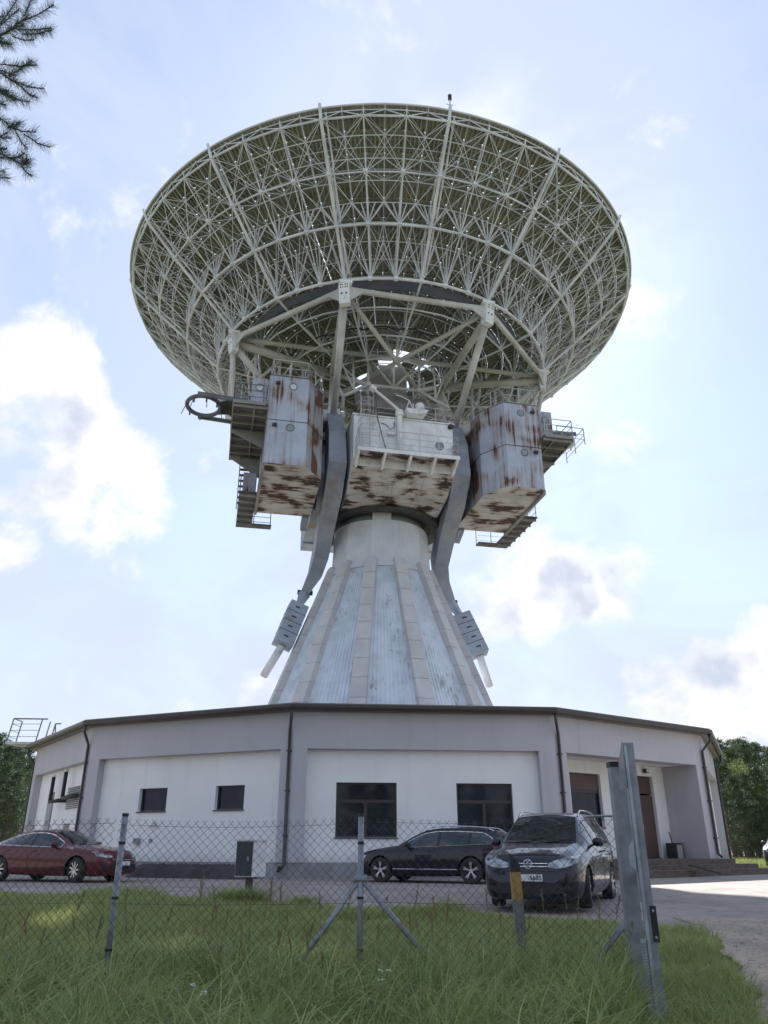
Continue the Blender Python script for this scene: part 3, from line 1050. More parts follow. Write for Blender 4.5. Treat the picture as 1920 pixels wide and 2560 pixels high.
ZC0, ZC1, ZCM = 18.0, 23.0, 20.42
def side_cabin(s):
    """s = -1 / +1: the tall blue cabins either side"""
    plan = [(7.25, 7.15), (5.27, 7.15), (4.34, 5.78), (4.26, 1.0), (7.25, 1.0)]
    pts = [(s * a, -f) for a, f in plan]
    if s > 0:
        pts = pts[::-1]
    # body as separate storeys with their own wall plates
    cab = MB()
    ccw = pts if sum((pts[i][0] * pts[(i + 1) % 5][1] - pts[(i + 1) % 5][0] * pts[i][1]) for i in range(5)) > 0 else pts[::-1]
    cab.prism([(x, y) for x, y in ccw], ZC0 + 0.03, ZC1 - 0.02)
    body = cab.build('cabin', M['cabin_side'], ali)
    order = [(s * a, -f) for a, f in plan]
    for i in range(5):
        (x0, y0), (x1, y1) = order[i], order[(i + 1) % 5]
        p, q = Vector((x0, y0, 0)), Vector((x1, y1, 0))
        t = (q - p).normalized()
        n = Vector((t.y, -t.x, 0))
        cen = Vector((s * 5.9, -4.0, 0))
        if n.dot((p + q) / 2 - cen) < 0:
            n = -n
        ln = (q - p).length
        npl = 1 if i in (0, 1) else max(2, round(ln / 1.35))
        for (z0, z1) in ((ZC0, ZCM - 0.02), (ZCM + 0.02, ZC1)):
            for j in range(npl):
                a = p + t * (ln * j / npl + 0.006)
                b = p + t * (ln * (j + 1) / npl - 0.006)
                bulge = 0.014 + random.uniform(0, 0.012)
                mb = MB()
                mb.hexa([a + Vector((0, 0, z0)), b + Vector((0, 0, z0)), b + n * bulge + Vector((0, 0, z0)), a + n * bulge + Vector((0, 0, z0)),
                         a + Vector((0, 0, z1)), b + Vector((0, 0, z1)), b + n * bulge + Vector((0, 0, z1)), a + n * bulge + Vector((0, 0, z1))])
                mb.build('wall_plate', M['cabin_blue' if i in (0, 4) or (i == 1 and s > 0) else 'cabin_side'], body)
    # underside sheet
    mb = MB()
    sh = [(c[0] * 1.0, c[1]) for c in ccw]
    mb.prism(sh, ZC0 - 0.03, ZC0 + 0.02)
    mb.build('underside', M['belly'], body)
    # roof edge
    mb = MB(); mb.prism(sh, ZC1 + 0.003, ZC1 + 0.06); mb.build('roof', M['dark_metal'], body)
    porthole(G(s * 6.15 + 0.08, 7.165, 22.45), (0, -1, 0), 0.165, body, lit=(s < 0))
    porthole(G(s * 6.20 + 0.08, 7.165, 20.05), (0, -1, 0), 0.165, body)
    wallbox(G(6.9 if s > 0 else -6.85, 7.165, 22.55), (0, -1, 0), body)
    wallbox(G(6.9 if s > 0 else -6.9, 7.165, 20.10), (0, -1, 0), body)
    # rim seam strip
    mb = MB()
    for i in range(4):
        (x0, y0), (x1, y1) = order[i], order[i + 1]
        mb.beam((x0, y0, ZCM), (x1, y1, ZCM), 0.07, 0.03)
    mb.build('seam_strip', M['dark_metal'], body)
    # roof railing round the front
    r = railing([G(s * 7.15, 1.2, ZC1 + .05), G(s * 7.15, 7.05, ZC1 + .05), G(s * 5.32, 7.05, ZC1 + .05), G(s * 4.42, 5.72, ZC1 + .05), G(s * 4.36, 1.2, ZC1 + .05)], 1.02, body, mids=(0.12, 0.55), post_step=1.0)
    # edge rail beneath and strut brackets
    mb = MB(); mb.beam(G(s * 7.33, 6.9, 17.98), G(s * 7.33, 1.0, 17.98), 0.16, 0.30); mb.build('edge_beam', M['hub_grey'], body)
    mb = MB(); mb.beam(G(s * 4.55, 1.2, 18.0), G(s * 4.55, 0.2, 17.6), 0.35, 0.5); mb.build('bracket', M['arm_blue'], body)
    # slanted channel brace on the inner side
    mb = MB(); mb.path([G(s * 4.12, 4.2, 20.3), G(s * 4.05, 4.2, 19.3), G(s * 3.95, 1.6, 17.9)], 0.17, 4); mb.build('channel_brace', M['arm_blue'], body)
    # upper outer platform with door
    plat = MB()
    plat.box(*sorted((s * 7.3, s * 9.02)), -7.55, -1.4, 20.98, 21.06)
    pf = plat.build('platform', M['grating'], ali)
    for i in range(8):
        y = -7.4 + i * 0.84
        mb = MB(); mb.beam((s * 7.32, y, 20.90), (s * 9.0, y, 20.90), 0.07, 0.15); mb.build('cross_beam', M['hub_grey'], pf)
    for x in (7.95, 9.0):
        mb = MB(); mb.beam((s * x, -7.5, 20.92), (s * x, -1.4, 20.92), 0.06, 0.12); mb.build('edge_beam', M['hub_grey'], pf)
    mb = MB(); mb.box(*sorted((s * 7.4, s * 9.0)), -7.58, -7.553, 20.94, 21.12); mb.build('toe_board', M['hub_grey'], pf)
    for y, zb in ((-5.0, 19.9), (-2.0, 19.6)):
        mb = MB()
        mb.extrude([(s * 7.3, y, 20.85), (s * 9.0, y, 20.85), (s * 9.0, y, 20.72), (s * 7.3, y, zb)], (0, 0.06, 0)); mb.build('gusset', M['hub_grey'], pf)
    railing([G(s * 8.98, 1.5, 21.06), G(s * 8.98, 7.5, 21.06), G(s * 7.4, 7.5, 21.06)], 1.05, pf, 'railing_dark' if s < 0 else 'railing', mids=(0.33, 0.66))
    mb = MB(); mb.box(*sorted((s * 7.35, s * 8.15)), -6.9, -6.82, 21.1, 22.9)
    dr = mb.build('door', M['cabin_blue'], ali)
    porthole(G(s * 7.75, 6.905, 22.35), (0, -1, 0), 0.17, dr, lit=(s < 0))
    # box room behind, with ladder
    mb = MB(); mb.box(*sorted((s * 7.32, s * 8.6)), -4.0, -1.5, 21.07, 23.6); mb.build('box_room', M['hub_grey'], ali)
    lad = MB()
    for dx in (0, 0.42):
        lad.tube(G(s * (8.25 + dx * 0.9), 4.1, 21.1), G(s * (8.25 + dx * 0.9), 4.1, 24.2), 0.025, 6)
    for i in range(9):
        lad.tube(G(s * 8.25, 4.1, 21.3 + i * 0.3), G(s * 8.63, 4.1, 21.3 + i * 0.3), 0.016, 5)
    lad = lad.build('ladder', M['railing'], ali)
    for i in range(4):
        z = 22.6 + i * 0.45
        hp = [G(s * 8.44 + 0.42 * math.cos(t), 4.15 + 0.62 * math.sin(t), z) for t in np.linspace(0, math.pi, 9)]
        MB().path(hp, 0.016, 5).build('cage_hoop', M['railing'], lad)
    # cross truss stairs between upper and lower platform
    for i in range(9):
        f, z = 1.9 - i * 0.16, 20.8 - i * 0.27
        mb = MB(); mb.box(*sorted((s * 7.45, s * 8.35)), -f - 0.13, -f + 0.13, z - 0.03, z); mb.build('stair_tread', M['grating'], pf)
    for x in (7.42, 8.38):
        mb = MB(); mb.beam(G(s * x, 2.0, 20.9), G(s * x, 0.5, 18.3), 0.05, 0.2); mb.build('stringer', M['grating'], pf)
    # lower platform
    lo = MB(); lo.box(*sorted((s * 7.42, s * 8.32)), -3.6, 0.75, 17.96, 18.03)
    lp = lo.build('platform', M['grating'], ali)
    lo = MB(); lo.box(*sorted((s * 6.3, s * 8.32)), 0.753, 1.35, 17.96, 18.03); lo.build('landing', M['grating'], lp)
    for i in range(6):
        y = -3.4 + i * 0.8
        mb = MB(); mb.beam((s * 7.44, y, 17.88), (s * 8.30, y, 17.88), 0.06, 0.14); mb.build('cross_beam', M['hub_grey'], lp)
    railing([G(s * 8.28, 3.5, 18.03), G(s * 8.28, -1.3, 18.03), G(s * 6.34, -1.3, 18.03)], 1.0, lp, 'railing_dark' if s < 0 else 'railing', mids=(0.33, 0.66))
    mb = MB(); mb.box(*sorted((s * 7.45, s * 8.15)), -2.2, -2.1, 18.1, 19.8); mb.build('door', M['cabin_blue'], lp)
    # cable-wrap hoop on its two bars
    hx = 10.55 if s < 0 else 9.9
    hk = 1.0 if s < 0 else 0.72
    hc = G(s * hx, 4.4, 22.4 if s < 0 else 22.5)
    ring = [hc + Vector((0.86 * hk * math.cos(t), 1.0 * hk * math.sin(t), 0)) for t in np.linspace(0, 2 * math.pi, 40, endpoint=False)]
    hoop = MB().path(ring, 0.115, 8, closed=True).build('cable_hoop', M['railing_dark' if s < 0 else 'cabin_white'], ali, smooth=True)
    for t in np.linspace(0.2, 2 * math.pi + 0.2, 8, endpoint=False):
        p = hc + Vector((0.86 * hk * math.cos(t), 1.0 * hk * math.sin(t), 0))
        MB().beam(p + Vector((0, 0, 0.1)), p + Vector((-0.02 * math.cos(t), -0.02 * math.sin(t), -0.32)), 0.09, 0.05).build('prong', M['railing_dark' if s < 0 else 'cabin_white'], hoop)
        if math.sin(t) < 0.2 and s < 0:
            MB().tube(p, p + Vector((0.25 * math.cos(t), 0.2 * math.sin(t), -0.75)), 0.022, 5).build('rod', M['railing_dark'], hoop)
    for fo in (-1.2, 1.2):
        MB().beam(G(s * 8.3, 4.4 + fo, hc.z - 0.15), G(s * (hx + 0.3), 4.4 + fo, hc.z), 0.10, 0.22).build('hoop_bar', M['railing_dark'], hoop)
    for i in range(9):
        MB().path([G(s * (hx - 0.8), 3.85 + i * 0.14, hc.z - 0.05), G(s * (hx - 1.3), 3.7 + i * 0.17, hc.z + 0.1), G(s * (hx - 1.9), 3.5 + i * 0.2, hc.z - 0.15)], 0.06, 6).build('cable', M['grating'], hoop)
    if s > 0:
        railing([G(9.05, 5.6, 21.9), G(10.7, 5.6, 21.9), G(10.7, 3.2, 21.9)], 1.0, hoop, mids=(0.3, 0.6))
    return body
side_cabin(-1)
side_cabin(1)

# centre cabin: white, with sloping riveted belly
mb = MB()
prof = [(6.0, 21.92), (6.0, 18.92), (4.55, 18.2), (2.9, 17.95), (-3.2, 17.95), (-3.2, 22.6), (2.0, 22.6), (2.0, 21.92)]
mb.extrude([G(-2.72, f, z) for f, z in prof], (5.44, 0, 0))
cc = mb.build('cabin', M['cabin_white'], ali)
# belly plates laid over the slope
for (fa, za, fb, zb, n) in ((6.0, 18.92, 4.55, 18.2, 7), (4.55, 18.2, 2.9, 17.95, 6)):
    for i in range(n):
        x0, x1 = -2.72 + 5.44 * i / n + 0.008, -2.72 + 5.44 * (i + 1) / n - 0.008
        dz = -0.022 - random.uniform(0, 0.012)
        p = [G(x0, fa, za), G(x1, fa, za), G(x1, fb, zb), G(x0, fb, zb)]
        q = [v + Vector((0, -0.012, dz)) for v in p]
        MB().hexa(q + p).build('belly_plate', M['belly'], cc)
mb = MB(); mb.box(-2.7, 2.7, -2.88, 3.1, 17.91, 17.945); mb.build('underside', M['belly'], cc)
for i in range(6):                            # front wall plates
    x0, x1 = -2.72 + 5.44 * i / 6 + 0.006, -2.72 + 5.44 * (i + 1) / 6 - 0.006
    b = 0.012 + random.uniform(0, 0.01)
    mb = MB(); mb.box(x0, x1, -6.0 - b, -6.0, 18.94, 21.90); mb.build('wall_plate', M['cabin_white'], cc)
mb = MB(); mb.box(-2.8, 2.8, -6.08, -1.95, 21.923, 21.99); mb.build('roof', M['cabin_white'], cc)
porthole(G(1.95, 6.025, 20.55), (0, -1, 0), 0.19, cc)
pf = MB(); pf.box(-2.62, 2.72, -7.0, -6.03, 19.38, 19.46)
pf = pf.build('platform', M['cabin_white'], ali)
mb = MB(); mb.box(-2.6, 2.7, -6.98, -6.04, 19.352, 19.378); mb.build('underside', M['belly'], pf)
mb = MB(); mb.box(-2.64, 2.74, -7.03, -7.003, 19.30, 19.50); mb.build('edge_beam', M['cabin_white'], pf)
for x in (-2.58, -1.2, 0.15, 1.45, 2.62):
    mb = MB(); mb.extrude([(x - 0.06, -6.98, 19.35), (x - 0.06, -6.03, 19.35), (x - 0.06, -6.03, 18.80), (x - 0.06, -6.9, 19.2)], (0.12, 0, 0)); mb.build('gusset', M['cabin_white'], pf)
railing([G(-2.58, 6.05, 19.46), G(-2.58, 6.96, 19.46), G(2.68, 6.96, 19.46), G(2.68, 6.05, 19.46)], 1.15, pf, mids=(0.1, 0.36, 0.68), post_step=1.05, r=0.022)
railing([G(-1.5, 5.9, 21.99), G(-0.3, 5.9, 21.99)], 0.6, cc, mids=(0.5,))
railing([G(0.9, 5.9, 21.99), G(2.72, 5.9, 21.99), G(2.72, 3.0, 21.99)], 0.95, cc, mids=(0.25, 0.6), post_step=0.9)
# caged ladder at the white cabin's corner
lad = MB()
for x in (-2.35, -1.88):
    lad.tube(G(x, 6.16, 19.5), G(x, 6.16, 23.05), 0.022, 6)
for i in range(12):
    lad.tube(G(-2.35, 6.16, 19.7 + i * 0.28), G(-1.88, 6.16, 19.7 + i * 0.28), 0.015, 5)
lad = lad.build('ladder', M['railing'], ali)
for i in range(6):
    z = 21.0 + i * 0.4
    MB().path([G(-2.115 + 0.40 * math.cos(t), 6.2 + 0.65 * math.sin(t), z) for t in np.linspace(-0.15, math.pi + 0.15, 11)], 0.016, 5).build('cage_hoop', M['railing'], lad)
for t in (0.5, 1.57, 2.64):
    x, f = -2.115 + 0.40 * math.cos(t), 6.2 + 0.65 * math.sin(t)
    MB().tube(G(x, f, 21.0), G(x, f, 23.0), 0.012, 5).build('cage_strip', M['railing'], lad)
# jib crane: mast, boom and winch on the white cabin
mast = MB().tube(G(-0.28, 6.22, 19.9), G(-0.28, 6.22, 22.25), 0.14, 14)
mast.tube(G(-0.28, 6.22, 22.0), G(-0.28, 6.22, 22.32), 0.22, 14)
mast = mast.build('crane_mast', M['cabin_white'], ali, smooth=False)
MB().path([G(-0.30, 6.2, 22.38), G(-1.0, 6.35, 22.85), G(-1.75, 6.5, 23.32)], 0.075, 8).build('boom', M['cabin_white'], mast)
MB().beam(G(-1.66, 6.48, 23.28), G(-1.95, 6.55, 23.42), 0.28, 0.22).build('boom_head', M['cabin_white'], mast)
mb = MB(); mb.extrude([G(0.0, 5.9, 22.35), G(1.25, 5.9, 22.35), G(0.95, 5.9, 22.05), G(0.15, 5.9, 22.05)], (0, -0.7, 0)); mb.build('winch_tray', M['cabin_white'], mast)
winch = MB().lathe([(0.001, 0), (0.26, 0.02), (0.30, 0.15), (0.22, 0.30), (0.28, 0.42), (0.20, 0.55), (0.001, 0.58)], 12)
wo_ = winch.build('winch', M['cabin_white'], mast, smooth=True)
wo_.location = G(0.85, 6.2, 22.36)
mb = MB()
for (p, q) in (((0.05, 6.3, 22.35), (0.25, 6.3, 23.0)), ((0.5, 6.3, 22.35), (0.25, 6.3, 23.0)), ((0.25, 6.3, 23.0), (-0.15, 6.35, 23.15)), ((-0.15, 6.35, 23.15), (-0.5, 6.4, 23.2)), ((0.5, 6.3, 22.35), (0.45, 6.3, 22.85))):
    mb.tube(G(*p), G(*q), 0.028, 6)
mb.build('frame', M['cabin_white'], mast)
MB().lathe([(0.001, 0), (0.10, 0.0), (0.12, 0.06), (0.001, 0.08)], 12).build('lamp_head', M['hub_grey'], mast).location = G(-0.55, 6.4, 23.2)
MB().path([G(-1.62, 6.4, 22.9), G(-1.5, 6.25, 21.8), G(-1.2, 6.2, 20.6), G(-0.95, 6.2, 19.7)], 0.03, 6).build('hose', M['grating'], cc)
wallbox(G(-1.55, 6.04, 19.75), (0, -1, 0), cc, 'junction_box', 0.7, 0.3, 0.2, 'arm_blue')
wallbox(G(-0.75, 6.04, 20.95), (0, -1, 0), cc, 'junction_box', 0.35, 0.2, 0.2, 'cabin_white')
MB().path([G(-1.25, 6.05, 21.55), G(-1.0, 6.08, 21.5), G(-0.75, 6.1, 21.2), G(-0.55, 6.08, 21.4), G(-0.5, 6.05, 21.75)], 0.018, 5).build('cable', M['dark_metal'], cc)
wallbox(G(2.55, 6.0, 21.75), (0.3, -1, 0), cc, 'loudspeaker', 0.22, 0.2, 0.25, 'dark_metal')
# turntable base and the dark machinery body between the cabins
MB().lathe([(2.9, 17.80), (3.5, 17.72), (3.6, 17.88), (3.6, 17.905), (0.2, 17.905)], 40).build('turntable', M['dark_metal'], ali, smooth=False)
mb = MB(); mb.box(-4.2, -2.75, -1.8, 3.2, 18.1, 22.4); mb.box(2.75, 4.2, -1.8, 3.2, 18.1, 22.4); mb.box(-4.2, 4.2, 3.203, 4.5, 17.99, 22.4); mb.build('machine_body', M['arm_blue'], ali)
mb = MB()
for s in (-1, 1):
    mb.extrude([G(s * 4.1, 2.4, 22.2), G(s * 4.1, -2.4, 22.2), G(s * 4.1, -1.0, 25.2), G(s * 4.1, 1.0, 25.2)], (s * -0.5, 0, 0))
mb.build('bearing_stand', M['hub_grey'], ali)
# short slanted pipes behind the cabins
for s in (-1, 1):
    MB().tube(G(s * 2.9, 3.6, 23.2), G(s * 4.7, 3.9, 23.0), 0.28, 12).build('duct', M['truss_big'], ali, smooth=True)
    MB().tube(G(s * 2.9, 2.6, 22.3), G(s * 4.9, 4.8, 23.0), 0.24, 12).build('duct', M['truss_big'], ali, smooth=True)
# ---------------------------------------------------------------- the dish
dish = thing('dish_antenna', 'huge round dish antenna seen from below, white tube lattice over olive panels', 'dish antenna', (XC, D, 0), PHI)
ZR, FO = 33.33, 11.4
def zp(r):
    return ZR - (256 - r * r) / (4 * FO)
def Q(r, deg, z):
    a = rad(deg)
    return Vector((r * math.sin(a), -r * math.cos(a), z))

# reflector panels, each its own piece on a backing skin-free frame
ROWS = [16.0, 14.95, 14.08, 13.2, 12.28, 11.4, 10.5, 9.6, 8.7, 7.7, 6.7, 5.7, 4.7, 3.7, 2.7, 1.7]
refl = MB()
refl_ring = [Q(15.98, t, zp(15.98) + 0.02) for t in np.linspace(0, 360, 192, endpoint=False)]
reflector = MB().path(refl_ring, 0.05, 6, closed=True).build('reflector', M['truss'], dish)

def panel_mesh(Ro, Ri, n, full):
    """one panel about the angle 0, with chamfered corners, radial stiffeners and edge flanges"""
    mb = MB()
    half = 180.0 / n
    g = 0.006
    c = 0.038
    def X(r, u):                     # u in -1..1 across, leave the gap
        a = rad(half) * u
        return r, a
    def pt(r, off, dz):              # off metres sideways
        a = off / r
        return (r * math.sin(a), -r * math.cos(a), zp(r) + dz)
    def w(r):
        return r * math.tan(rad(half)) - g
    ro, ri = Ro - g, Ri + g
    outl = [(ri, -w(ri) + c), (ri, w(ri) - c), (ri + c, w(ri + c)), (ro - c, w(ro - c)), (ro, w(ro) - c), (ro, -w(ro) + c), (ro - c, -w(ro - c)), (ri + c, -w(ri + c))]
    k = len(outl)
    vs = [pt(r, o, 0.0) for r, o in outl] + [pt(r, o, 0.025) for r, o in outl]
    fs = [tuple(range(k)), tuple(range(2 * k - 1, k - 1, -1))] + [((i + 1) % k, i, k + i, k + (i + 1) % k) for i in range(k)]
    mb.add(vs, fs)
    ns = max(3, round(w((ro + ri) / 2) * 2 / 0.20))
    for i in range(ns):
        f = -0.88 + 1.76 * i / (ns - 1)
        q = []
        for dz in (-0.085, 0.0):
            for r, s in ((ri + 0.07, -1), (ro - 0.07, -1), (ro - 0.07, 1), (ri + 0.07, 1)):
                q.append(pt(r, w(r) * f + s * 0.016, dz))
        mb.hexa(q, 0)
        # lip of the Z-section
        q = []
        for dz in (-0.095, -0.085):
            for r, s in ((ri + 0.07, 0), (ro - 0.07, 0), (ro - 0.07, 1), (ri + 0.07, 1)):
                q.append(pt(r, w(r) * f + (-0.016 if s == 0 else 0.055), dz))
        mb.hexa(q, 0)
    for r0 in (ri + 0.05, (ri + ro) / 2):
        q = []
        for dz in (-0.06, 0.0):
            for r, s in ((r0, -1), (r0 + 0.03, -1), (r0 + 0.03, 1), (r0, 1)):
                q.append(pt(r, w(r) * 0.96 * s, dz))
        mb.hexa(q, 1)
    return mb
cand = []
rest = MB()
for i in range(len(ROWS) - 1):
    Ro, Ri = ROWS[i] + (0.11 if i else 0.0), ROWS[i + 1] + 0.11
    n = 96 if Ro > 8.75 else (48 if Ro > 3.9 else 24)
    pm = panel_mesh(Ro, Ri, n, True)
    me = pm.mesh('panel', [M['panel_back'], M['panel_dark']])
    for c in range(n):
        deg = 360.0 / n * (c + 0.5)
        if Ro < 3.9 and (c, round(Ro, 1)) in {(0, 3.8), (2, 3.8), (23, 2.8), (0, 2.8)}:
            continue                 # openings left near the vertex
        wx = (Ro + Ri) / 2
        p = Q(wx, deg, zp(wx))
        X = p.x * math.cos(PHI) - p.y * math.sin(PHI) + XC
        Y = p.x * math.sin(PHI) + p.y * math.cos(PHI) + D
        dep = Y * CP + (p.z - CAM_H) * SP
        # apparent size: nearer and steeper seen first
        nrm = Vector((X, Y, p.z - CAM_H)).normalized()
        sl = Vector((-p.x * 0.044, -p.y * 0.044, 1)).normalized()
        sl = Vector((sl.x * math.cos(PHI) - sl.y * math.sin(PHI), sl.x * math.sin(PHI) + sl.y * math.cos(PHI), sl.z))
        vis = abs(nrm.dot(sl)) * (Ro - Ri) * wx * 2 * math.pi / n / dep ** 2 * (1.0 if Ro > 10.0 else 0.3)
        cand.append((vis, me, deg, pm))
cand.sort(key=lambda t: -t[0])
for j, (vis, me, deg, pm) in enumerate(cand):
    if j < 300:
        o = put('panel', me, reflector)
        o.rotation_euler = (0, 0, rad(deg))
    else:
        a = rad(deg)
        ca, sa = math.cos(a), math.sin(a)
        off = len(rest.v)
        rest.v += [(x * ca - y * sa, x * sa + y * ca, z) for x, y, z in pm.v]
        rest.f += [tuple(q + off for q in f) for f in pm.f]
        rest.m += pm.m
stuff(rest.build('panel_field', [M['panel_back'], M['panel_dark']], reflector, fix=False))

# lattice: 48 radial frames, every third one a main rib
BN = [(15.76, 32.84), (14.0, 31.15), (12.2, 29.56), (10.2, 27.82)]
IN = [(8.35, 27.45), (6.3, 27.15), (4.3, 26.95), (2.6, 26.9)]
TRI = ROWS[1:]
def tz(r):
    return zp(r) - 0.13
lattice = MB()
# hoops first: the lattice object itself is the heavy lower hoop
def hoop(r, z, rad_, n, par, name='hoop', m='truss'):
    pts = [Q(r, 360 * i / n, z) for i in range(n)]
    return MB().path(pts, rad_, 6, closed=True).build(name, M[m], par)
lat = hoop(10.2, 27.82, 0.085, 48, dish, 'lattice')
hoop(12.2, 29.56, 0.075, 48, lat)
hoop(14.0, 31.15, 0.045, 48, lat)
hoop(15.76, 32.84, 0.06, 48, lat)
hoop(8.35, 27.45, 0.05, 32, lat)
hoop(6.3, 27.15, 0.05, 32, lat)
hoop(4.3, 26.95, 0.05, 32, lat)
for r in [15.86] + ROWS[1:-1]:
    hoop(r, tz(r), 0.030 if r > 9 else 0.026, 96, lat)
hoop(14.5, tz(14.5), 0.018, 96, lat)
hoop(13.65, tz(13.65), 0.016, 96, lat)

def frame_mesh(kind):
    mb = MB()
    main = kind == 'main'
    # lower chord
    for (a, b) in zip(BN[:-1], BN[1:]):
        r = 0.082 if main else 0.030
        mb.tube(Q(a[0], 0, a[1]), Q(b[0], 0, b[1]), r, 6)
        if main:                      # twin inner tube of the main chord
            mb.tube(Q(a[0] + 0.12, 0.9, a[1] + 0.30), Q(b[0] + 0.12, 1.1, b[1] + 0.30), 0.05, 5)
    if main:
        e = BN[0]
        mb.tube(Q(e[0], 0, e[1]), Q(16.08, 0, zp(16.08) + 0.16), 0.085, 6)
        for (a, b) in zip([BN[3]] + IN[:-1], IN):
            mb.tube(Q(a[0], 0, a[1]), Q(b[0], 0, b[1]), 0.06, 6)
        for (r, z) in IN[:-1]:
            for tr in (r + 1.2, r + 0.3, r - 0.7):
                mb.tube(Q(r, 0, z), Q(tr, 0, tz(tr)), 0.032, 5)
            for d_ in (-7.5, 7.5):
                mb.tube(Q(r, 0, z), Q(r + 0.3, d_, tz(r + 0.3)), 0.028, 5)
                mb.tube(Q(r, 0, z), Q(r - 0.8, d_, tz(r - 0.8)), 0.018, 5)
    else:
        mb.tube(Q(BN[3][0], 0, BN[3][1]), Q(8.7, 0, tz(8.7)), 0.035, 5)
    # fans of web tubes from each lower node to the panel nodes above it
    def fan(j, targets, r):
        n = BN[j]
        for (tr, da, f) in targets:
            mb.tube(Q(n[0], 0, n[1]), Q(tr, da, tz(tr)), r * f * 0.86, 5)
    s = 3.75
    WK = 0.85
    fan(0, [(15.86, 0, 1.2), (15.86, -s, 1), (15.86, s, 1), (14.95, 0, 1), (14.95, -s, .8), (14.95, s, .8)], 0.030)
    fan(1, [(14.95, 0, 1), (14.95, -s, .8), (14.95, s, .8), (14.08, -s, 1.1), (14.08, s, 1.1), (13.2, 0, 1), (13.2, -s, .8), (13.2, s, .8)], 0.024)
    fan(2, [(12.28, -s, 1.2), (12.28, s, 1.2), (12.28, -s / 2.2, 1.1), (12.28, s / 2.2, 1.1), (12.28, 0, 1.1), (13.2, 0, .6), (11.4, 0, .6), (11.4, -s, .5), (11.4, s, .5)], 0.040)
    fan(3, [(10.5, -s, 1.2), (10.5, s, 1.2), (10.5, 0, 1.2), (11.4, 0, .6), (11.4, -s, .5), (11.4, s, .5), (9.6, 0, .7), (9.6, -s, .5), (9.6, s, .5)], 0.043)
    # radial top chord under the panel nodes
    tr = [15.86] + TRI[:8]
    for a, b in zip(tr[:-1], tr[1:]):
        mb.tube(Q(a, 0, tz(a)), Q(b, 0, tz(b)), 0.026 if not main else 0.04, 5)
    # node gusset plates
    for n in BN[1:]:
        c = Q(n[0], 0, n[1])
        mb.box(c.x - 0.10, c.x + 0.10, c.y - 0.10, c.y + 0.10, c.z - 0.09, c.z + 0.09)
    # thin rods crossing between neighbouring frames
    for a, b in zip(BN[:-1], BN[1:]):
        for d_ in (-7.5, 7.5):
            mb.tube(Q(a[0], 0, a[1]), Q(b[0], d_, b[1]), 0.016, 4)
    tt = [15.86] + TRI[:7]
    for i, (a, b) in enumerate(zip(tt[:-1], tt[1:])):
        mb.tube(Q(a, 0, tz(a)), Q(b, 3.75, tz(b)), 0.013, 4)
        mb.tube(Q(a, 0, tz(a)), Q(b, -3.75, tz(b)), 0.013, 4)
        mb.tube(Q(a, 3.75, tz(a)), Q(b, 3.75, tz(b)), 0.022, 4)
    # adjuster feet at the panel corners
    for r in [15.86] + TRI[:7]:
        for d_ in (0, 3.75):
            c = Q(r, d_, tz(r))
            mb.box(c.x - 0.03, c.x + 0.03, c.y - 0.03, c.y + 0.03, c.z - 0.02, c.z + 0.12)
    return mb.mesh('rib_frame', [M['truss']])
me_main, me_sec = frame_mesh('main'), frame_mesh('sec')
for i in range(48):
    o = put('main_rib' if i % 3 == 0 else 'rib', me_main if i % 3 == 0 else me_sec, lat)
    o.rotation_euler = (0, 0, rad(7.5 * i))
# beacon on the rim
bc = MB().tube(Q(16.05, 0, 33.4), Q(16.05, 0, 33.95), 0.035, 6)
bc.tube(Q(16.05, -0.6, 33.62), Q(16.05, 0.6, 33.62), 0.03, 6)
bc = bc.build('beacon_mast', M['truss'], lat)
for z in (33.95, 34.15):
    MB().lathe([(0.001, 0), (0.09, 0.02), (0.10, 0.10), (0.05, 0.17), (0.001, 0.19)], 10).build('beacon', M['dark_metal'], bc).location = Q(16.05, 0, z)
# dark polygonal walkway beam inside the ring
pts = [Q(9.0, t, 28.35) for t in np.arange(-90, 91, 15)]
vs, fs = [], []
for p in pts:
    d_ = Vector((p.x, p.y, 0)).normalized()
    for (o, z) in ((0, -0.28), (0.10, -0.28), (0.10, 0.28), (0, 0.28)):
        vs.append(p + d_ * o + Vector((0, 0, z)))
for i in range(len(pts) - 1):
    for j in range(4):
        fs.append((i * 4 + j, i * 4 + (j + 1) % 4, i * 4 + 4 + (j + 1) % 4, i * 4 + 4 + j))
MB().add(vs, fs).build('ring_beam', M['beam_blue'], lat)
# a dark cable draped round the inner ring
MB().path([Q(6.6, t, 27.45 + 0.12 * math.sin(t * 0.4)) for t in np.arange(-95, 96, 5)], 0.05, 6).build('cable', M['dark_metal'], lat)

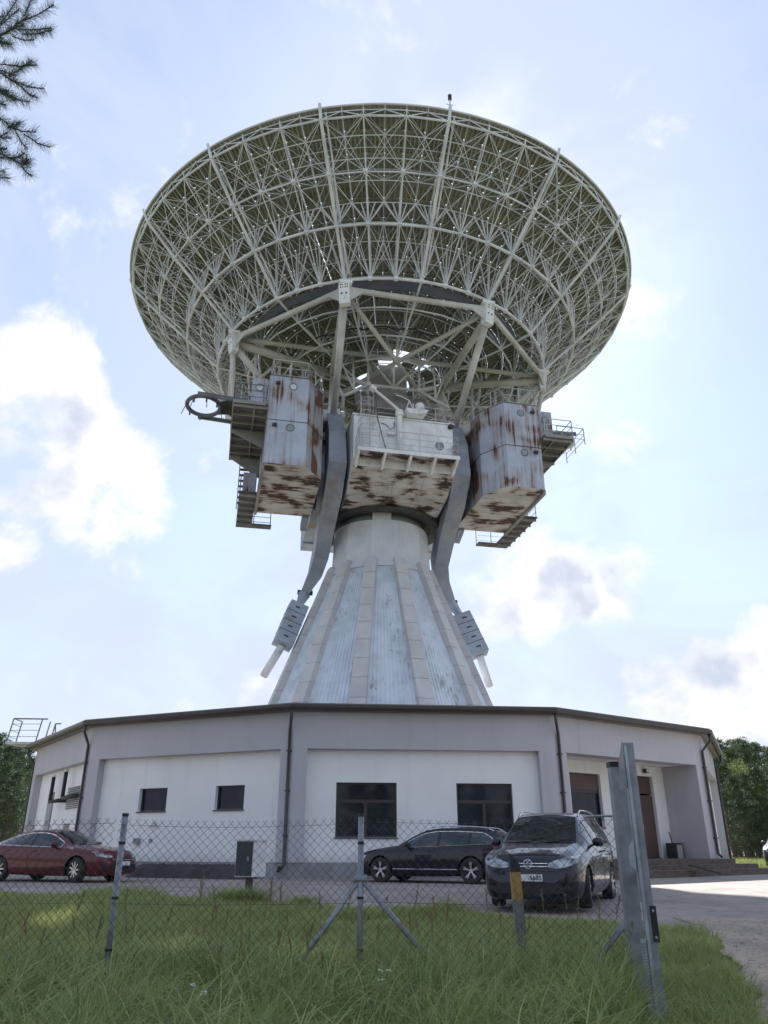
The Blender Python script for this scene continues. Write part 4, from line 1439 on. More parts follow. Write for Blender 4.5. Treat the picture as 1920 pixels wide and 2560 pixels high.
# support frame of big tubes: octagon, legs and braces
ON = [Q(10.1, 22.5 + 45 * i, 27.32) for i in range(8)]
sup = MB()
for i in range(8):
    sup.tube(ON[i], ON[(i + 1) % 8], 0.155, 12)
sup = sup.build('support_frame', M['truss_big'], dish, smooth=False)
def btube(p, q, r, name='tube', m='truss_big'):
    return MB().tube(p, q, r, 12).build(name, M[m], sup, smooth=True)
for i, p in enumerate(ON):           # node boxes with bolt holes and gusset wings
    e = Vector((p.x, p.y, 0)).normalized()
    t = Vector((-e.y, e.x, 0))
    mb = MB()
    q = []
    for z, o0, o1 in ((-0.95, -0.22, 0.10), (0.18, -0.30, 0.30)):
        for o, s in ((o0, -1), (o0, 1), (o1, 1), (o1, -1)):
            q.append(p + e * o + t * (s * 0.27) + Vector((0, 0, z)))
    mb.hexa(q)
    mb.box(p.x - 0.33, p.x + 0.33, p.y - 0.33, p.y + 0.33, p.z + 0.182, p.z + 0.36)
    nb = mb.build('node_box', M['cabin_white'], sup)
    for s in (-1, 1):
        mb = MB()
        a = p + e * (-0.02)
        mb.extrude([a + t * (s * 0.26) + Vector((0, 0, 0.12)), a + t * (s * 0.95) - e * 0.30 + Vector((0, 0, 0.06)), a + t * (s * 0.95) - e * 0.30 + Vector((0, 0, -0.12)), a + t * (s * 0.26) + Vector((0, 0, -0.75))], e * 0.05)
        mb.build('gusset', M['truss_big'], nb)
    for z, ss in ((0.08, (-0.18, -0.08, 0.08, 0.18)), (-0.06, (-0.18, -0.08, 0.08, 0.18)), (-0.40, (-0.12, 0.12))):
        for s in ss:
            f = (z + 0.95) / 1.13
            o = 0.10 + 0.20 * f
            c = p + e * (o - 0.02) + t * s + Vector((0, 0, z))
            MB().tube(c, c + e * 0.035, 0.035 if z > -0.3 else 0.05, 8).build('bolt', M['dark_metal'], nb)
FR, FL_, BR, BL = ON[0], ON[7], ON[1], ON[6]
for s, A_, B_ in ((1, FR, BR), (-1, FL_, BL)):
    dn = Vector((0, 0, -0.45))
    btube(A_ + dn, G(s * 3.5, 3.6, 22.75), 0.20, 'leg')
    btube(A_ + dn, G(s * 3.4, 2.0, 26.9), 0.21, 'brace')              # thick brace inward
    btube(A_ + dn * 0.4, G(-s * 2.9, 1.0, 26.2), 0.13, 'brace')       # long diagonal
    btube(B_ + dn * 0.6, G(s * 3.3, 2.05, 26.98), 0.23, 'beam')       # heavy beam to the bearing
    btube(B_ + dn, G(s * 6.4, 2.2, 24.6), 0.19, 'leg')
    btube(B_ + dn, G(s * 8.9, 1.5, 22.0), 0.14, 'brace')
    btube(G(s * 3.3, 2.05, 26.98), G(s * 3.4, 2.0, 22.6), 0.24, 'post')
    for lf_, fw_ in ((8.0, 3.3), (6.6, 2.9), (5.2, 2.6)):
        btube(G(s * lf_, fw_, 27.15), G(s * lf_, fw_ - 0.4, 24.5), 0.095, 'strut')
    btube(G(s * 8.0, 3.2, 24.9), G(s * 6.4, 2.9, 27.1), 0.09, 'strut')
    btube(G(s * 6.4, 2.5, 24.6), G(s * 4.4, 2.4, 26.9), 0.09, 'strut')
    # lower ring of the hub truss
    btube(G(s * 1.52, 3.7, 25.4), G(s * 3.07, 4.4, 24.0), 0.10, 'strut')
    btube(G(s * 1.52, 3.7, 25.4), G(s * 3.3, 2.05, 26.98), 0.14, 'strut')
    btube(G(s * 3.07, 4.4, 24.0), G(s * 3.35, 2.2, 26.7), 0.08, 'strut')
    btube(G(s * 1.52, 3.7, 25.4), G(s * 1.55, 3.75, 27.35), 0.075, 'strut')
    btube(G(s * 1.52, 3.7, 27.3), G(0, 3.7, 25.4), 0.065, 'strut')
    btube(G(s * 2.4, 4.05, 24.7), G(s * 2.45, 3.7, 27.3), 0.06, 'strut')
    btube(G(s * 2.4, 4.05, 24.7), G(s * 3.3, 3.7, 27.2), 0.05, 'strut')
    btube(G(s * 1.52, 3.7, 25.4), G(s * 0.9, -2.0, 25.4), 0.07, 'strut')
    btube(G(s * 3.07, 4.4, 24.0), G(s * 2.2, -1.5, 24.2), 0.09, 'strut')
    MB().beam(G(s * 1.38, 3.74, 25.4), G(s * 1.66, 3.72, 25.38), 0.26, 0.26).build('joint_plate', M['truss_big'], sup)
btube(G(-1.52, 3.7, 25.4), G(1.52, 3.7, 25.4), 0.095, 'strut')
btube(G(0, 3.7, 25.4), G(0, 3.7, 27.3), 0.065, 'strut')
btube(BL + Vector((0.3, 0, 0)), BR + Vector((-0.3, 0, 0)), 0.135, 'beam')
btube(ON[5], ON[2], 0.135, 'beam')
for s in (-1, 1):
    btube(ON[2 if s > 0 else 5], G(s * 3.3, 0, 26.9), 0.2, 'beam')
    btube(ON[3 if s > 0 else 4], G(s * 3.3, -1.5, 26.0), 0.16, 'brace')
    btube(ON[3 if s > 0 else 4], G(-s * 2.5, -0.5, 26.4), 0.12, 'brace')
# hub drum room with a vertical pole ladder
mb = MB(); mb.box(-1.12, 1.12, -2.35, 2.3, 25.7, 27.85); hubo = mb.build('hub_room', M['hub_grey'], dish)
for i in range(4):
    x0 = -1.12 + 2.24 * i / 4
    mb = MB(); mb.box(x0 + 0.008, x0 + 0.552, -2.375, -2.352, 25.72, 27.8); mb.build('wall_plate', M['hub_grey'], hubo)
for i in range(5):
    x0 = -2.2 + 4.4 * i / 5
    mb = MB(); mb.extrude([(x0 + 0.01, -2.6, 25.6), (x0 + 0.87, -2.6, 25.6), (x0 + 0.87, -3.4, 24.2), (x0 + 0.01, -3.4, 24.2)], (0, 0.03, 0.05)); mb.build('apron_plate', M['hub_grey'], hubo)
mb = MB()
for dx in (0, 0.35):
    mb.tube(G(1.45 + dx, 2.6, 23.6), G(1.45 + dx, 2.6, 27.3), 0.035, 6)
for i in range(12):
    mb.tube(G(1.45, 2.6, 23.8 + i * 0.3), G(1.8, 2.6, 23.8 + i * 0.3), 0.02, 5)
mb.build('ladder', M['truss'], hubo)

# counterweight arms: curved box beams ending in weights and guide bars
def arm(s):
    ctr = [(3.50, 3.55, 22.9), (3.44, 4.45, 21.2), (3.40, 4.65, 19.6), (3.42, 3.6, 18.55), (3.45, 1.9, 17.6), (3.50, 0.1, 16.1), (3.72, -0.35, 15.0), (4.22, -0.40, 13.95)]
    wid = [0.80, 0.88, 0.96, 0.95, 0.90, 0.82, 0.74, 0.48]
    dep = [1.0, 1.2, 1.35, 1.4, 1.3, 1.15, 0.95, 0.6]
    pts = [G(s * a, f, z) for a, f, z in ctr]
    vs, fs = [], []
    for i, p in enumerate(pts):
        d_ = (pts[min(i + 1, len(pts) - 1)] - pts[max(i - 1, 0)]).normalized()
        x = Vector((1, 0, 0))
        x = (x - d_ * x.dot(d_)).normalized()
        b = d_.cross(x).normalized()
        for (i1, j1) in ((-1, -1), (1, -1), (1, 1), (-1, 1)):
            vs.append(p + x * (i1 * wid[i] / 2) + b * (j1 * dep[i] / 2))
    n = len(pts)
    for i in range(n - 1):
        for j in range(4):
            fs.append((i * 4 + j, i * 4 + (j + 1) % 4, i * 4 + 4 + (j + 1) % 4, i * 4 + 4 + j))
    fs += [(3, 2, 1, 0), tuple((n - 1) * 4 + j for j in range(4))]
    a = MB().add(vs, fs).build('counterweight_arm', M['arm_blue'], dish)
    # bolted head where the leg meets the arm
    h = MB()
    c = pts[0]
    q = []
    for z, w_, dd in ((-0.35, 0.46, 0.62), (0.55, 0.32, 0.40)):
        for i1, j1 in ((-1, -1), (1, -1), (1, 1), (-1, 1)):
            q.append(c + Vector((i1 * w_, j1 * dd, z)))
    h.hexa(q)
    h = h.build('arm_head', M['cabin_white'], a)
    for i in range(5):
        x = c.x - 0.34 + 0.17 * i
        MB().tube((x, c.y - 0.60, c.z - 0.33), (x, c.y - 0.64, c.z - 0.75), 0.03, 6).build('bolt', M['dark_metal'], a)
    mb = MB(); mb.box(c.x - 0.5, c.x + 0.5, c.y - 0.68, c.y + 0.62, c.z - 0.50, c.z - 0.36); mb.build('flange', M['weight_blue'], a)
    # tapered hanger, weight, guide bar
    e = pts[-1]
    w0 = G(s * 4.62, 0.25, 12.95)
    hb = MB().beam(e + (e - pts[-2]).normalized() * 0.05, w0, 0.50, 0.50, w2=0.20, h2=0.30)
    hb.build('hanger', M['weight_blue'], a)
    MB().tube(e - Vector((0.42, 0, 0)), e + Vector((0.42, 0, 0)), 0.14, 10).build('pivot', M['dark_metal'], a)
    u = (G(s * 5.45, 0.85, 10.55) - w0).normalized()
    w1 = w0 + u * 2.55
    wb = MB().beam(w0, w1, 1.02, 0.85, up=(0, 1, 0.3))
    wb = wb.build('weight', M['weight_blue'], a)
    side = u.cross(Vector((0, 1, 0))).normalized()
    fwd = side.cross(u).normalized()
    for i in range(3):
        cc_ = w0 + u * (0.62 * (i + 1))
        MB().beam(cc_ - u * 0.012, cc_ + u * 0.012, 1.05, 0.88, up=(0, 1, 0.3)).build('plate_joint', M['dark_metal'], wb)
    for i in range(4):
        cc_ = w0 + u * (0.32 + 0.62 * i)
        for sg in (-1, 1):
            f2 = fwd * (0.43 * sg)
            MB().beam(cc_ + f2 - side * 0.13, cc_ + f2 + side * 0.13, 0.05, 0.07).build('lug', M['dark_metal'], wb)
    r0, r1 = w1, G(s * 6.25, -0.1, 9.15)
    MB().tube(r0, r1, 0.21, 14).build('guide_bar', M['cabin_white'], a, smooth=True)
arm(-1)
arm(1)
# ---------------------------------------------------------------- parked cars
def paint(name, c):
    m, t, b = principled(name, 0.3, 0.0, 0.15)
    col = mixc(t, ramp(t, noise(t, 1.2, 3, 0.5), 0.4, 0.7), c, tuple(x * 0.92 for x in c))
    t.links.new(col, b.inputs['Base Color'])
    b.inputs['Coat Weight'].default_value = 0.8
    b.inputs['Coat Roughness'].default_value = 0.03
    return m
M['tyre'] = mat('tyre_rubber', (0.022, 0.022, 0.023), (0.035, 0.034, 0.032), 12, 0.85)
M['alloy'] = mat('alloy_rim', (0.55, 0.56, 0.57), (0.42, 0.43, 0.44), 9, 0.3, 0.75)
M['chrome'] = mat('chrome_trim', (0.75, 0.76, 0.78), None, 5, 0.15, 0.9)
M['car_black'] = mat('car_black', (0.014, 0.014, 0.015), None, 5, 0.5)
M['car_glass'] = mat('car_glass', (0.012, 0.016, 0.020), (0.030, 0.038, 0.044), 1.6, 0.04, 0, spec=0.8)
M['lamp_glass'] = mat('lamp_glass', (0.50, 0.53, 0.57), (0.20, 0.22, 0.25), 6, 0.08, 0.25)
M['plate_white'] = mat('plate_white', (0.78, 0.80, 0.76), None, 4, 0.4)
M['plate_blue'] = mat('plate_blue', (0.03, 0.07, 0.35), None, 4, 0.4)
M['plate_black'] = mat('plate_black', (0.01, 0.01, 0.01), None, 4, 0.5)
M['tail_red'] = mat('tail_red', (0.35, 0.02, 0.02), None, 4, 0.15)

def smooth_tab(tab, xs):
    k = sorted(tab)
    y = np.interp(xs, k, [tab[i] for i in k])
    ker = np.array([1, 2, 3, 2, 1]) / 9.0
    pad = np.concatenate([[y[0]] * 2, y, [y[-1]] * 2])
    ys = np.convolve(pad, ker, 'valid')
    e = np.minimum(1, np.minimum(xs - xs[0], xs[-1] - xs) / 0.12)
    return y * (1 - e) + ys * e

class Car:
    def __init__(s, p):
        s.p = p
        n = 112
        u = np.linspace(0, 1, n)
        s.xs = p['L'] * (u - 0.035 * np.sin(2 * math.pi * u) * 1.0)
        s.t = {k: smooth_tab(p[k], s.xs) for k in ('zt', 'zb', 'w', 'wt', 'z0')}
        s.t['zb'] = np.minimum(s.t['zb'], s.t['zt'] - 0.035)
        s.x_off = p['L'] - p['rear'] - p['wb'] / 2          # x (from nose) of the wheelbase middle
    def val(s, k, x):
        return float(np.interp(x, s.xs, s.t[k]))
    def section(s, x):
        w, wt, zt, zb, z0 = (s.val(k, x) for k in ('w', 'wt', 'zt', 'zb', 'z0'))
        ze = max(zb + 0.012, zt - 0.055)
        wt = min(wt, w * 0.955)
        pts = [(w * 0.80, z0), (w * 0.93, z0 + 0.05), (w * 0.982, z0 + 0.16), (w, z0 + 0.45 * (zb - z0)), (w * 0.997, z0 + 0.75 * (zb - z0)), (w * 0.985, zb - 0.03), (w * 0.965, zb)]
        for f in (0.25, 0.5, 0.75, 1.0):
            bow = 0.03 * math.sin(f * math.pi) * min(1, (ze - zb) / 0.4)
            pts.append((w * 0.962 + (wt - w * 0.962) * f + bow, zb + (ze - zb) * f))
        pts += [(wt * 0.955, zt - 0.022), (wt * 0.80, zt - 0.004), (wt * 0.4, zt + 0.012), (0.0, zt + 0.016)]
        return pts
    def side_y(s, x, z):
        pts = s.section(x)[:11]
        zz = [q[1] for q in pts]
        return float(np.interp(z, zz, [q[0] for q in pts]))
    def top_z(s, x, y):
        pts = s.section(x)[10:][::-1]
        return float(np.interp(abs(y), [q[0] for q in pts], [q[1] for q in pts]))
    def front_x(s, y, z):
        for x in np.arange(0.0, 1.3, 0.01):
            sec = s.section(x)
            if sec[-1][1] >= z and s.side_y(x, min(z, sec[10][1])) >= abs(y):
                if z <= s.top_z(x, y) + 1e-3:
                    return float(x)
        return 1.3
    def P(s, x, y, z):
        return Vector((s.x_off - x, y, z))
    def body_mesh(s):
        vs, fs = [], []
        k = None
        for x in s.xs:
            half = s.section(x)
            ring = [(0, half[0][1])] + half + [(-a, b) for a, b in half[:-1][::-1]]
            k = len(ring)
            vs += [s.P(x, a, b) for a, b in ring]
        n = len(s.xs)
        for i in range(n - 1):
            for j in range(k):
                fs.append((i * k + j, i * k + (j + 1) % k, (i + 1) * k + (j + 1) % k, (i + 1) * k + j))
        fs += [tuple(range(k - 1, -1, -1)), tuple(range((n - 1) * k, n * k))]
        return MB().add(vs, fs)
    # thin skins laid on the body
    def patch(s, name, m, parent, fn, nu, nv, th=0.008):
        vs, fs = [], []
        for i in range(nu + 1):
            for j in range(nv + 1):
                vs.append(fn(i / nu, j / nv))
        for i in range(nu):
            for j in range(nv):
                a = i * (nv + 1) + j
                fs.append((a, a + 1, a + nv + 2, a + nv + 1))
        o = MB().add(vs, fs).build(name, m, parent, smooth=True)
        return o
    def side_patch(s, name, m, parent, x0, x1, lo, hi, sg, off=0.006, nu=14, nv=5):
        def fn(u, v):
            x = x0 + (x1 - x0) * u
            z = lo(x) + (hi(x) - lo(x)) * v
            return s.P(x, sg * (s.side_y(x, z) + off), z)
        return s.patch(name, m, parent, fn, nu, nv)
    def top_patch(s, name, m, parent, x0, x1, hw, off=0.008, nu=10, nv=10):
        def fn(u, v):
            x = x0 + (x1 - x0) * u
            y = hw(x) * (2 * v - 1)
            # curved lower edge
            x = x - 0.10 * (1 - (2 * v - 1) ** 2) * (1 - u) * (1 if x1 > x0 else -1)
            return s.P(x, y, s.top_z(x, y) + off)
        return s.patch(name, m, parent, fn, nu, nv)
    def front_patch(s, name, m, parent, cols, off=0.008, nv=5):
        """cols: list of (y, zlow, zhigh)"""
        def fn(u, v):
            f = u * (len(cols) - 1)
            i = min(int(f), len(cols) - 2)
            g = f - i
            y, lo, hi = (cols[i][k] * (1 - g) + cols[i + 1][k] * g for k in range(3))
            z = lo + (hi - lo) * v
            return s.P(s.front_x(y, z) - off, y * (1 + off * 0.6), z)
        return s.patch(name, m, parent, fn, max(8, 3 * (len(cols) - 1)), nv)

def wheel(car, parent, r, w, style, steer=0.0, pos=(0, 0, 0), side=1):
    """tyre with a rim of spokes; axis along y, outer face towards side"""
    tyre = MB().lathe([(r * 0.66, -w / 2), (r * 0.93, -w / 2), (r, -w * 0.34), (r, w * 0.34), (r * 0.93, w / 2), (r * 0.66, w / 2), (r * 0.64, 0)], 36, axis='y', closed=True).build('wheel', M['tyre'], parent, smooth=False)
    tyre.location = pos
    tyre.rotation_euler = (0, 0, steer + (0 if side > 0 else math.pi))
    rim = MB()
    rim.lathe([(r * 0.665, w * 0.46), (r * 0.70, w * 0.49), (r * 0.68, w * 0.30), (r * 0.60, w * 0.10), (r * 0.60, -w * 0.3)], 36, axis='y')
    n, twin = style
    for i in range(n):
        t0 = 2 * math.pi * i / n + 0.3
        for d in ((-0.12, 0.12) if twin else (0.0,)):
            t1 = t0 + d
            a = Vector((math.cos(t0) * r * 0.10, w * 0.40, math.sin(t0) * r * 0.10))
            b = Vector((math.cos(t1) * r * 0.67, w * 0.44, math.sin(t1) * r * 0.67))
            rim.beam(a, b, r * (0.13 if not twin else 0.075), 0.03, up=(0, 1, 0))
    rim.tube((0, w * 0.30, 0), (0, w * 0.45, 0), r * 0.16, 16)
    rim.build('rim', M['alloy'], tyre)
    MB().tube((0, -w * 0.1, 0), (0, w * 0.12, 0), r * 0.60, 24).build('brake_disc', M['car_black'], tyre)
    return tyre

def make_car(name, label, p, col_mat, loc, heading, group='cars parked in the yard'):
    """heading: direction the nose points (dx, dy)"""
    rz = math.atan2(heading[1], heading[0])
    root = thing(name, label, 'car', loc, rz, group)
    root.scale = (0.94, 0.94, 0.94)
    c = Car(p)
    R = p['r']
    bm_ = c.body_mesh()
    tmp = bm_.build('body', [col_mat, M['car_black']], None, smooth=True)
    cut = MB()
    for sx in (1, -1):
        for sy in (1, -1):
            cut.tube((sx * p['wb'] / 2, sy * 0.52, R), (sx * p['wb'] / 2, sy * 1.3, R), R * 1.16, 36)
    cutter = cut.build('cutter', M['car_black'], None)
    md = tmp.modifiers.new('arches', 'BOOLEAN')
    md.object = cutter
    md.operation = 'DIFFERENCE'
    md.solver = 'EXACT'
    md.material_mode = 'TRANSFER'
    dg = bpy.context.evaluated_depsgraph_get()
    me = bpy.data.meshes.new_from_object(tmp.evaluated_get(dg))
    bpy.data.objects.remove(cutter)
    bpy.data.objects.remove(tmp)
    me.name = 'body'
    me.polygons.foreach_set('use_smooth', [True] * len(me.polygons))
    me.set_sharp_from_angle(angle=rad(42))
    body = put('body', me, root)
    st = p.get('steer', 0.0)
    trk = p['w'][2.5] - 0.125
    for sx in (1, -1):
        for sy in (1, -1):
            wheel(c, root, R, 0.225, p['rim'], st if sx > 0 else 0.0, (sx * p['wb'] / 2, sy * trk, R), sy)
    zb = lambda x: c.val('zb', x)
    zt = lambda x: c.val('zt', x)
    g0, g1 = p['glass']
    for sg in (1, -1):
        # chrome surround, then the dark glass inside it, then pillars
        lo = lambda x: zb(x) + 0.025
        tap = lambda x: np.interp(x, [g0, g0 + 0.01, g1 - p['gtail'], g1], [0.0, 0.0, 0.0, p['gdrop']])
        hi = lambda x: max(zb(x) + 0.03, zt(x) - 0.095 - tap(x))
        sw = c.side_patch('side_window', M['car_glass'], root, g0, g1, lo, hi, sg, 0.006, 26, 5)
        if p.get('chrome'):
            def edge(x, f):
                return c.P(x, sg * (c.side_y(x, f(x)) + 0.010), f(x))
            xs = np.linspace(g0, g1, 26)
            ring = [edge(x, lo) for x in xs] + [edge(x, hi) for x in xs[::-1]]
            MB().path(ring, 0.011, 5, closed=True).build('chrome_trim', M['chrome'], sw)
        for xp in p['pillars']:
            c.side_patch('pillar', M['car_black'], sw, xp - 0.035, xp + 0.035, lo, hi, sg, 0.010, 2, 5)
        # door seams and handles
        for xp, x2 in p['doors']:
            MB().path([c.P(xp + (x2 - xp) * f, sg * (c.side_y(xp + (x2 - xp) * f, z) + 0.001), z) for f, z in ((0, zb(xp)), (0.15, zb(xp) - 0.2), (0.6, 0.55), (1.0, 0.34))], 0.006, 4).build('door_seam', M['car_black'], body)
        for xp in p['handles']:
            z = zb(xp) - 0.10
            MB().beam(c.P(xp - 0.11, sg * (c.side_y(xp, z) + 0.014), z), c.P(xp + 0.11, sg * (c.side_y(xp, z) + 0.014), z), 0.03, 0.028).build('door_handle', M['chrome'] if p.get('chrome') and p.get('chrome_handles') else col_mat, body)
        # sill trim strip
        xa, xb = c.x_off - p['wb'] / 2 + R * 1.2, c.x_off + p['wb'] / 2 - R * 1.2
        sx_ = np.linspace(xa, xb, 8)
        MB().path([c.P(x, sg * (c.side_y(x, 0.36) + 0.004), 0.36) for x in sx_], 0.012, 5).build('sill_trim', M['chrome'] if p.get('sill_chrome') else M['car_black'], body)
        # mirror
        xm = p['mirror']
        zm = zb(xm) + 0.10
        ym = c.side_y(xm, zb(xm)) + 0.12
        mm = MB().lathe([(0.001, -0.10), (0.055, -0.085), (0.085, -0.02), (0.085, 0.06), (0.06, 0.105), (0.001, 0.115)], 14, axis='y')
        mo = mm.build('mirror', p.get('mirror_mat') or col_mat, root, smooth=True)
        mo.location = c.P(xm, sg * ym, zm)
        MB().beam(c.P(xm, sg * (ym - 0.18), zm - 0.09), c.P(xm, sg * (ym - 0.03), zm - 0.03), 0.07, 0.04).build('mirror_stalk', M['car_black'], root)
        if p.get('rails'):
            ra, rb = p['rails']
            xs = np.linspace(ra, rb, 12)
            pts = [c.P(x, sg * (c.val('wt', x) * 0.96), zt(x) + (0.045 if 0 < i < 11 else -0.02)) for i, x in enumerate(xs)]
            MB().path(pts, 0.017, 6).build('roof_rail', M['chrome'], root)
        # lamps
        c.front_patch('headlight', M['lamp_glass'], root, [(sg * y, a, b) for y, a, b in p['lamp']], 0.010)
        c.front_patch('fog_lamp', M['car_black'], root, [(sg * y, a, b) for y, a, b in p['fog']], 0.008)
        xr = p['L'] - 0.05
        c.side_patch('tail_lamp', M['tail_red'], root, p['L'] - 0.42, p['L'] - 0.06, lambda x: 0.80, lambda x: 0.97, sg, 0.006, 6, 3)
    ws = p['screen']
    c.top_patch('windscreen', M['car_glass'], root, ws[0], ws[1], lambda x: c.section(x)[10][0] - 0.05)
    rsn = p['rear_screen']
    c.top_patch('rear_window', M['car_glass'], root, rsn[0], rsn[1], lambda x: c.section(x)[10][0] - 0.07)
    # wipers
    for y0 in (-0.45, 0.15):
        x0 = ws[0] + 0.02
        MB().path([c.P(x0 - 0.08, y0, c.top_z(x0 - 0.08, y0) + 0.03), c.P(x0 + 0.06, y0 + 0.5, c.top_z(x0 + 0.06, y0 + 0.5) + 0.025)], 0.010, 4).build('wiper', M['car_black'], root)
    # grille, intake, plate
    gr = c.front_patch('grille', M['car_black'], root, p['grille'], 0.008)
    for z in p['bars']:
        y1 = max(a[0] for a in p['grille']) * 0.97
        MB().path([c.P(c.front_x(y, z) - 0.018, y, z) for y in np.linspace(-y1, y1, 15)], 0.010, 5).build('grille_bar', M['chrome'], gr)
    c.front_patch('air_intake', M['car_black'], root, p['intake'], 0.009)
    if p.get('plate'):
        z = p['plate_z']
        x = c.front_x(0, z) - 0.035
        pl = MB(); q = c.P(x, 0, z); pl.box(q.x - 0.012, q.x + 0.012, -0.26, 0.26, z - 0.056, z + 0.056)
        po = pl.build('number_plate', M['plate_white'], root)
        if p['plate'] != ' ':
            b = MB(); b.box(q.x + 0.0125, q.x + 0.014, -0.258, -0.215, z - 0.054, z + 0.054); b.build('blue_strip', M['plate_blue'], po)
            cu = bpy.data.curves.new('plate_text', 'FONT')
            cu.body = p['plate']
            cu.size = 0.108
            cu.extrude = 0.001
            cu.offset = 0.0022
            cu.align_x = 'RIGHT'
            tmp = bpy.data.objects.new('plate_text', cu)
            COL.objects.link(tmp)
            dg = bpy.context.evaluated_depsgraph_get()
            tm = bpy.data.meshes.new_from_object(tmp.evaluated_get(dg))
            bpy.data.objects.remove(tmp)
            tm.materials.clear()
            tm.materials.append(M['plate_black'])
            to = put('plate_digits', tm, po)
            to.matrix_local = Matrix.Translation((q.x + 0.0145, 0.245, z - 0.037)) @ Matrix(((0, 0, 1, 0), (1, 0, 0, 0), (0, 1, 0, 0), (0, 0, 0, 1)))
    # shut lines across the bonnet front and the bumper
    for z, y1 in p.get('seams', ()):
        MB().path([c.P(c.front_x(y, z) - 0.002, y, z) for y in np.linspace(-y1, y1, 21)], 0.006, 4).build('panel_seam', M['car_black'], body)
    if p.get('decal'):
        for (x, z, w_, h_, a_) in p['decal']:
            vs = []
            for t in np.linspace(0, 2 * math.pi, 12, endpoint=False):
                u, v = w_ * math.cos(t), h_ * math.sin(t)
                xx, zz = x + u * math.cos(a_) - v * math.sin(a_), z + u * math.sin(a_) + v * math.cos(a_)
                vs.append(c.P(xx, c.side_y(xx, zz) + 0.004, zz))
            MB().add(vs, [tuple(range(12))]).build('door_decal', M['plate_white'], root)
    if p.get('emblem'):
        z = p['emblem']
        x = c.front_x(0, z) - 0.03
        q = c.P(x, 0, z)
        r = 0.075
        em = MB().path([q + Vector((0, r * math.cos(t), r * math.sin(t))) for t in np.linspace(0, 2 * math.pi, 28, endpoint=False)], 0.008, 6, closed=True)
        em = em.build('emblem', M['chrome'], root, smooth=True)
        MB().tube(q + Vector((-0.012, 0, 0)), q + Vector((-0.004, 0, 0)), r, 24).build('emblem_back', M['plate_blue'], em)
        def stroke(pts):
            for a, b in zip(pts[:-1], pts[1:]):
                MB().beam(q + Vector((0.003, a[0] * r, a[1] * r)), q + Vector((0.003, b[0] * r, b[1] * r)), 0.013, 0.008, up=(1, 0, 0)).build('emblem_stroke', M['chrome'], em)
        stroke([(-0.38, 0.90), (0.0, 0.10), (0.38, 0.90)])
        stroke([(-0.86, 0.42), (-0.40, -0.82), (0.0, -0.02), (0.40, -0.82), (0.86, 0.42)])
    return root

SEDAN = dict(L=4.88, wb=2.825, rear=1.08, r=0.335, rim=(9, False), steer=rad(-16),
    zt={0: .56, .05: .74, .18: .83, .5: .91, 1.0: .97, 1.35: 1.01, 1.75: 1.22, 2.15: 1.385, 2.5: 1.435, 3.0: 1.43, 3.5: 1.35, 4.0: 1.17, 4.3: 1.09, 4.7: 1.07, 4.82: 1.00, 4.88: .62},
    zb={0: .52, .18: .74, .6: .82, 1.35: .90, 2.5: .93, 3.6: .97, 4.3: .99, 4.88: .60},
    w={0: .55, .06: .70, .2: .80, .5: .875, 1.0: .915, 2.5: .92, 4.0: .91, 4.5: .87, 4.8: .78, 4.88: .66},
    wt={0: .40, .2: .60, .7: .68, 1.35: .70, 2.15: .55, 3.0: .555, 3.6: .54, 4.2: .60, 4.7: .62, 4.88: .48},
    z0={0: .20, .4: .16, 2.5: .17, 4.4: .22, 4.88: .34},
    glass=(1.62, 3.98), gtail=0.75, gdrop=0.02, pillars=(2.72,), doors=((1.55, 1.45), (2.74, 2.74), (3.75, 3.45)), handles=(2.55, 3.60), mirror=1.78, chrome=True,
    screen=(1.36, 2.12), rear_screen=(4.15, 3.35),
    lamp=[(.46, .66, .70), (.60, .655, .735), (.74, .67, .765), (.83, .70, .785)], fog=[(.60, .32, .42), (.70, .30, .52), (.76, .33, .56)],
    grille=[(-.50, .56, .60), (-.25, .54, .66), (0, .54, .68), (.25, .54, .66), (.50, .56, .60)], bars=(.60,),
    intake=[(-.58, .28, .46), (-.3, .27, .50), (0, .27, .50), (.3, .27, .50), (.58, .28, .46)], plate=' ', plate_z=.50)
ESTATE = dict(L=4.77, wb=2.79, rear=1.10, r=0.335, rim=(5, True), steer=0.0,
    zt={0: .58, .05: .72, .16: .80, .5: .88, 1.0: .95, 1.38: 1.00, 1.8: 1.23, 2.2: 1.40, 2.6: 1.455, 3.2: 1.455, 3.9: 1.42, 4.35: 1.37, 4.5: 1.25, 4.66: .98, 4.72: .85, 4.77: .60},
    zb={0: .54, .16: .72, .6: .82, 1.38: .90, 2.5: .93, 3.8: .98, 4.5: 1.0, 4.77: .58},
    w={0: .62, .06: .74, .2: .83, .5: .89, 1.0: .912, 2.5: .915, 4.0: .905, 4.5: .865, 4.7: .80, 4.77: .68},
    wt={0: .45, .2: .62, .7: .69, 1.38: .70, 2.2: .56, 3.0: .57, 4.3: .545, 4.5: .56, 4.7: .60, 4.77: .5},
    z0={0: .19, .4: .16, 2.5: .17, 4.4: .21, 4.77: .32},
    glass=(1.66, 4.36), gtail=0.34, gdrop=0.14, pillars=(2.70, 3.62), doors=((1.52, 1.45), (2.72, 2.72), (3.70, 3.40)), handles=(2.52, 3.50), mirror=1.80, chrome=True, sill_chrome=True, rails=(2.15, 4.30),
    screen=(1.39, 2.18), rear_screen=(4.66, 4.42),
    lamp=[(.50, .60, .69), (.62, .60, .70), (.75, .615, .715), (.86, .65, .73)], fog=[(.56, .28, .38), (.68, .28, .40), (.78, .30, .42)],
    grille=[(-.48, .58, .68), (0, .57, .69), (.48, .58, .68)], bars=(.605, .645),
    intake=[(-.55, .26, .42), (0, .25, .44), (.55, .26, .42)], plate=' ', plate_z=.46)
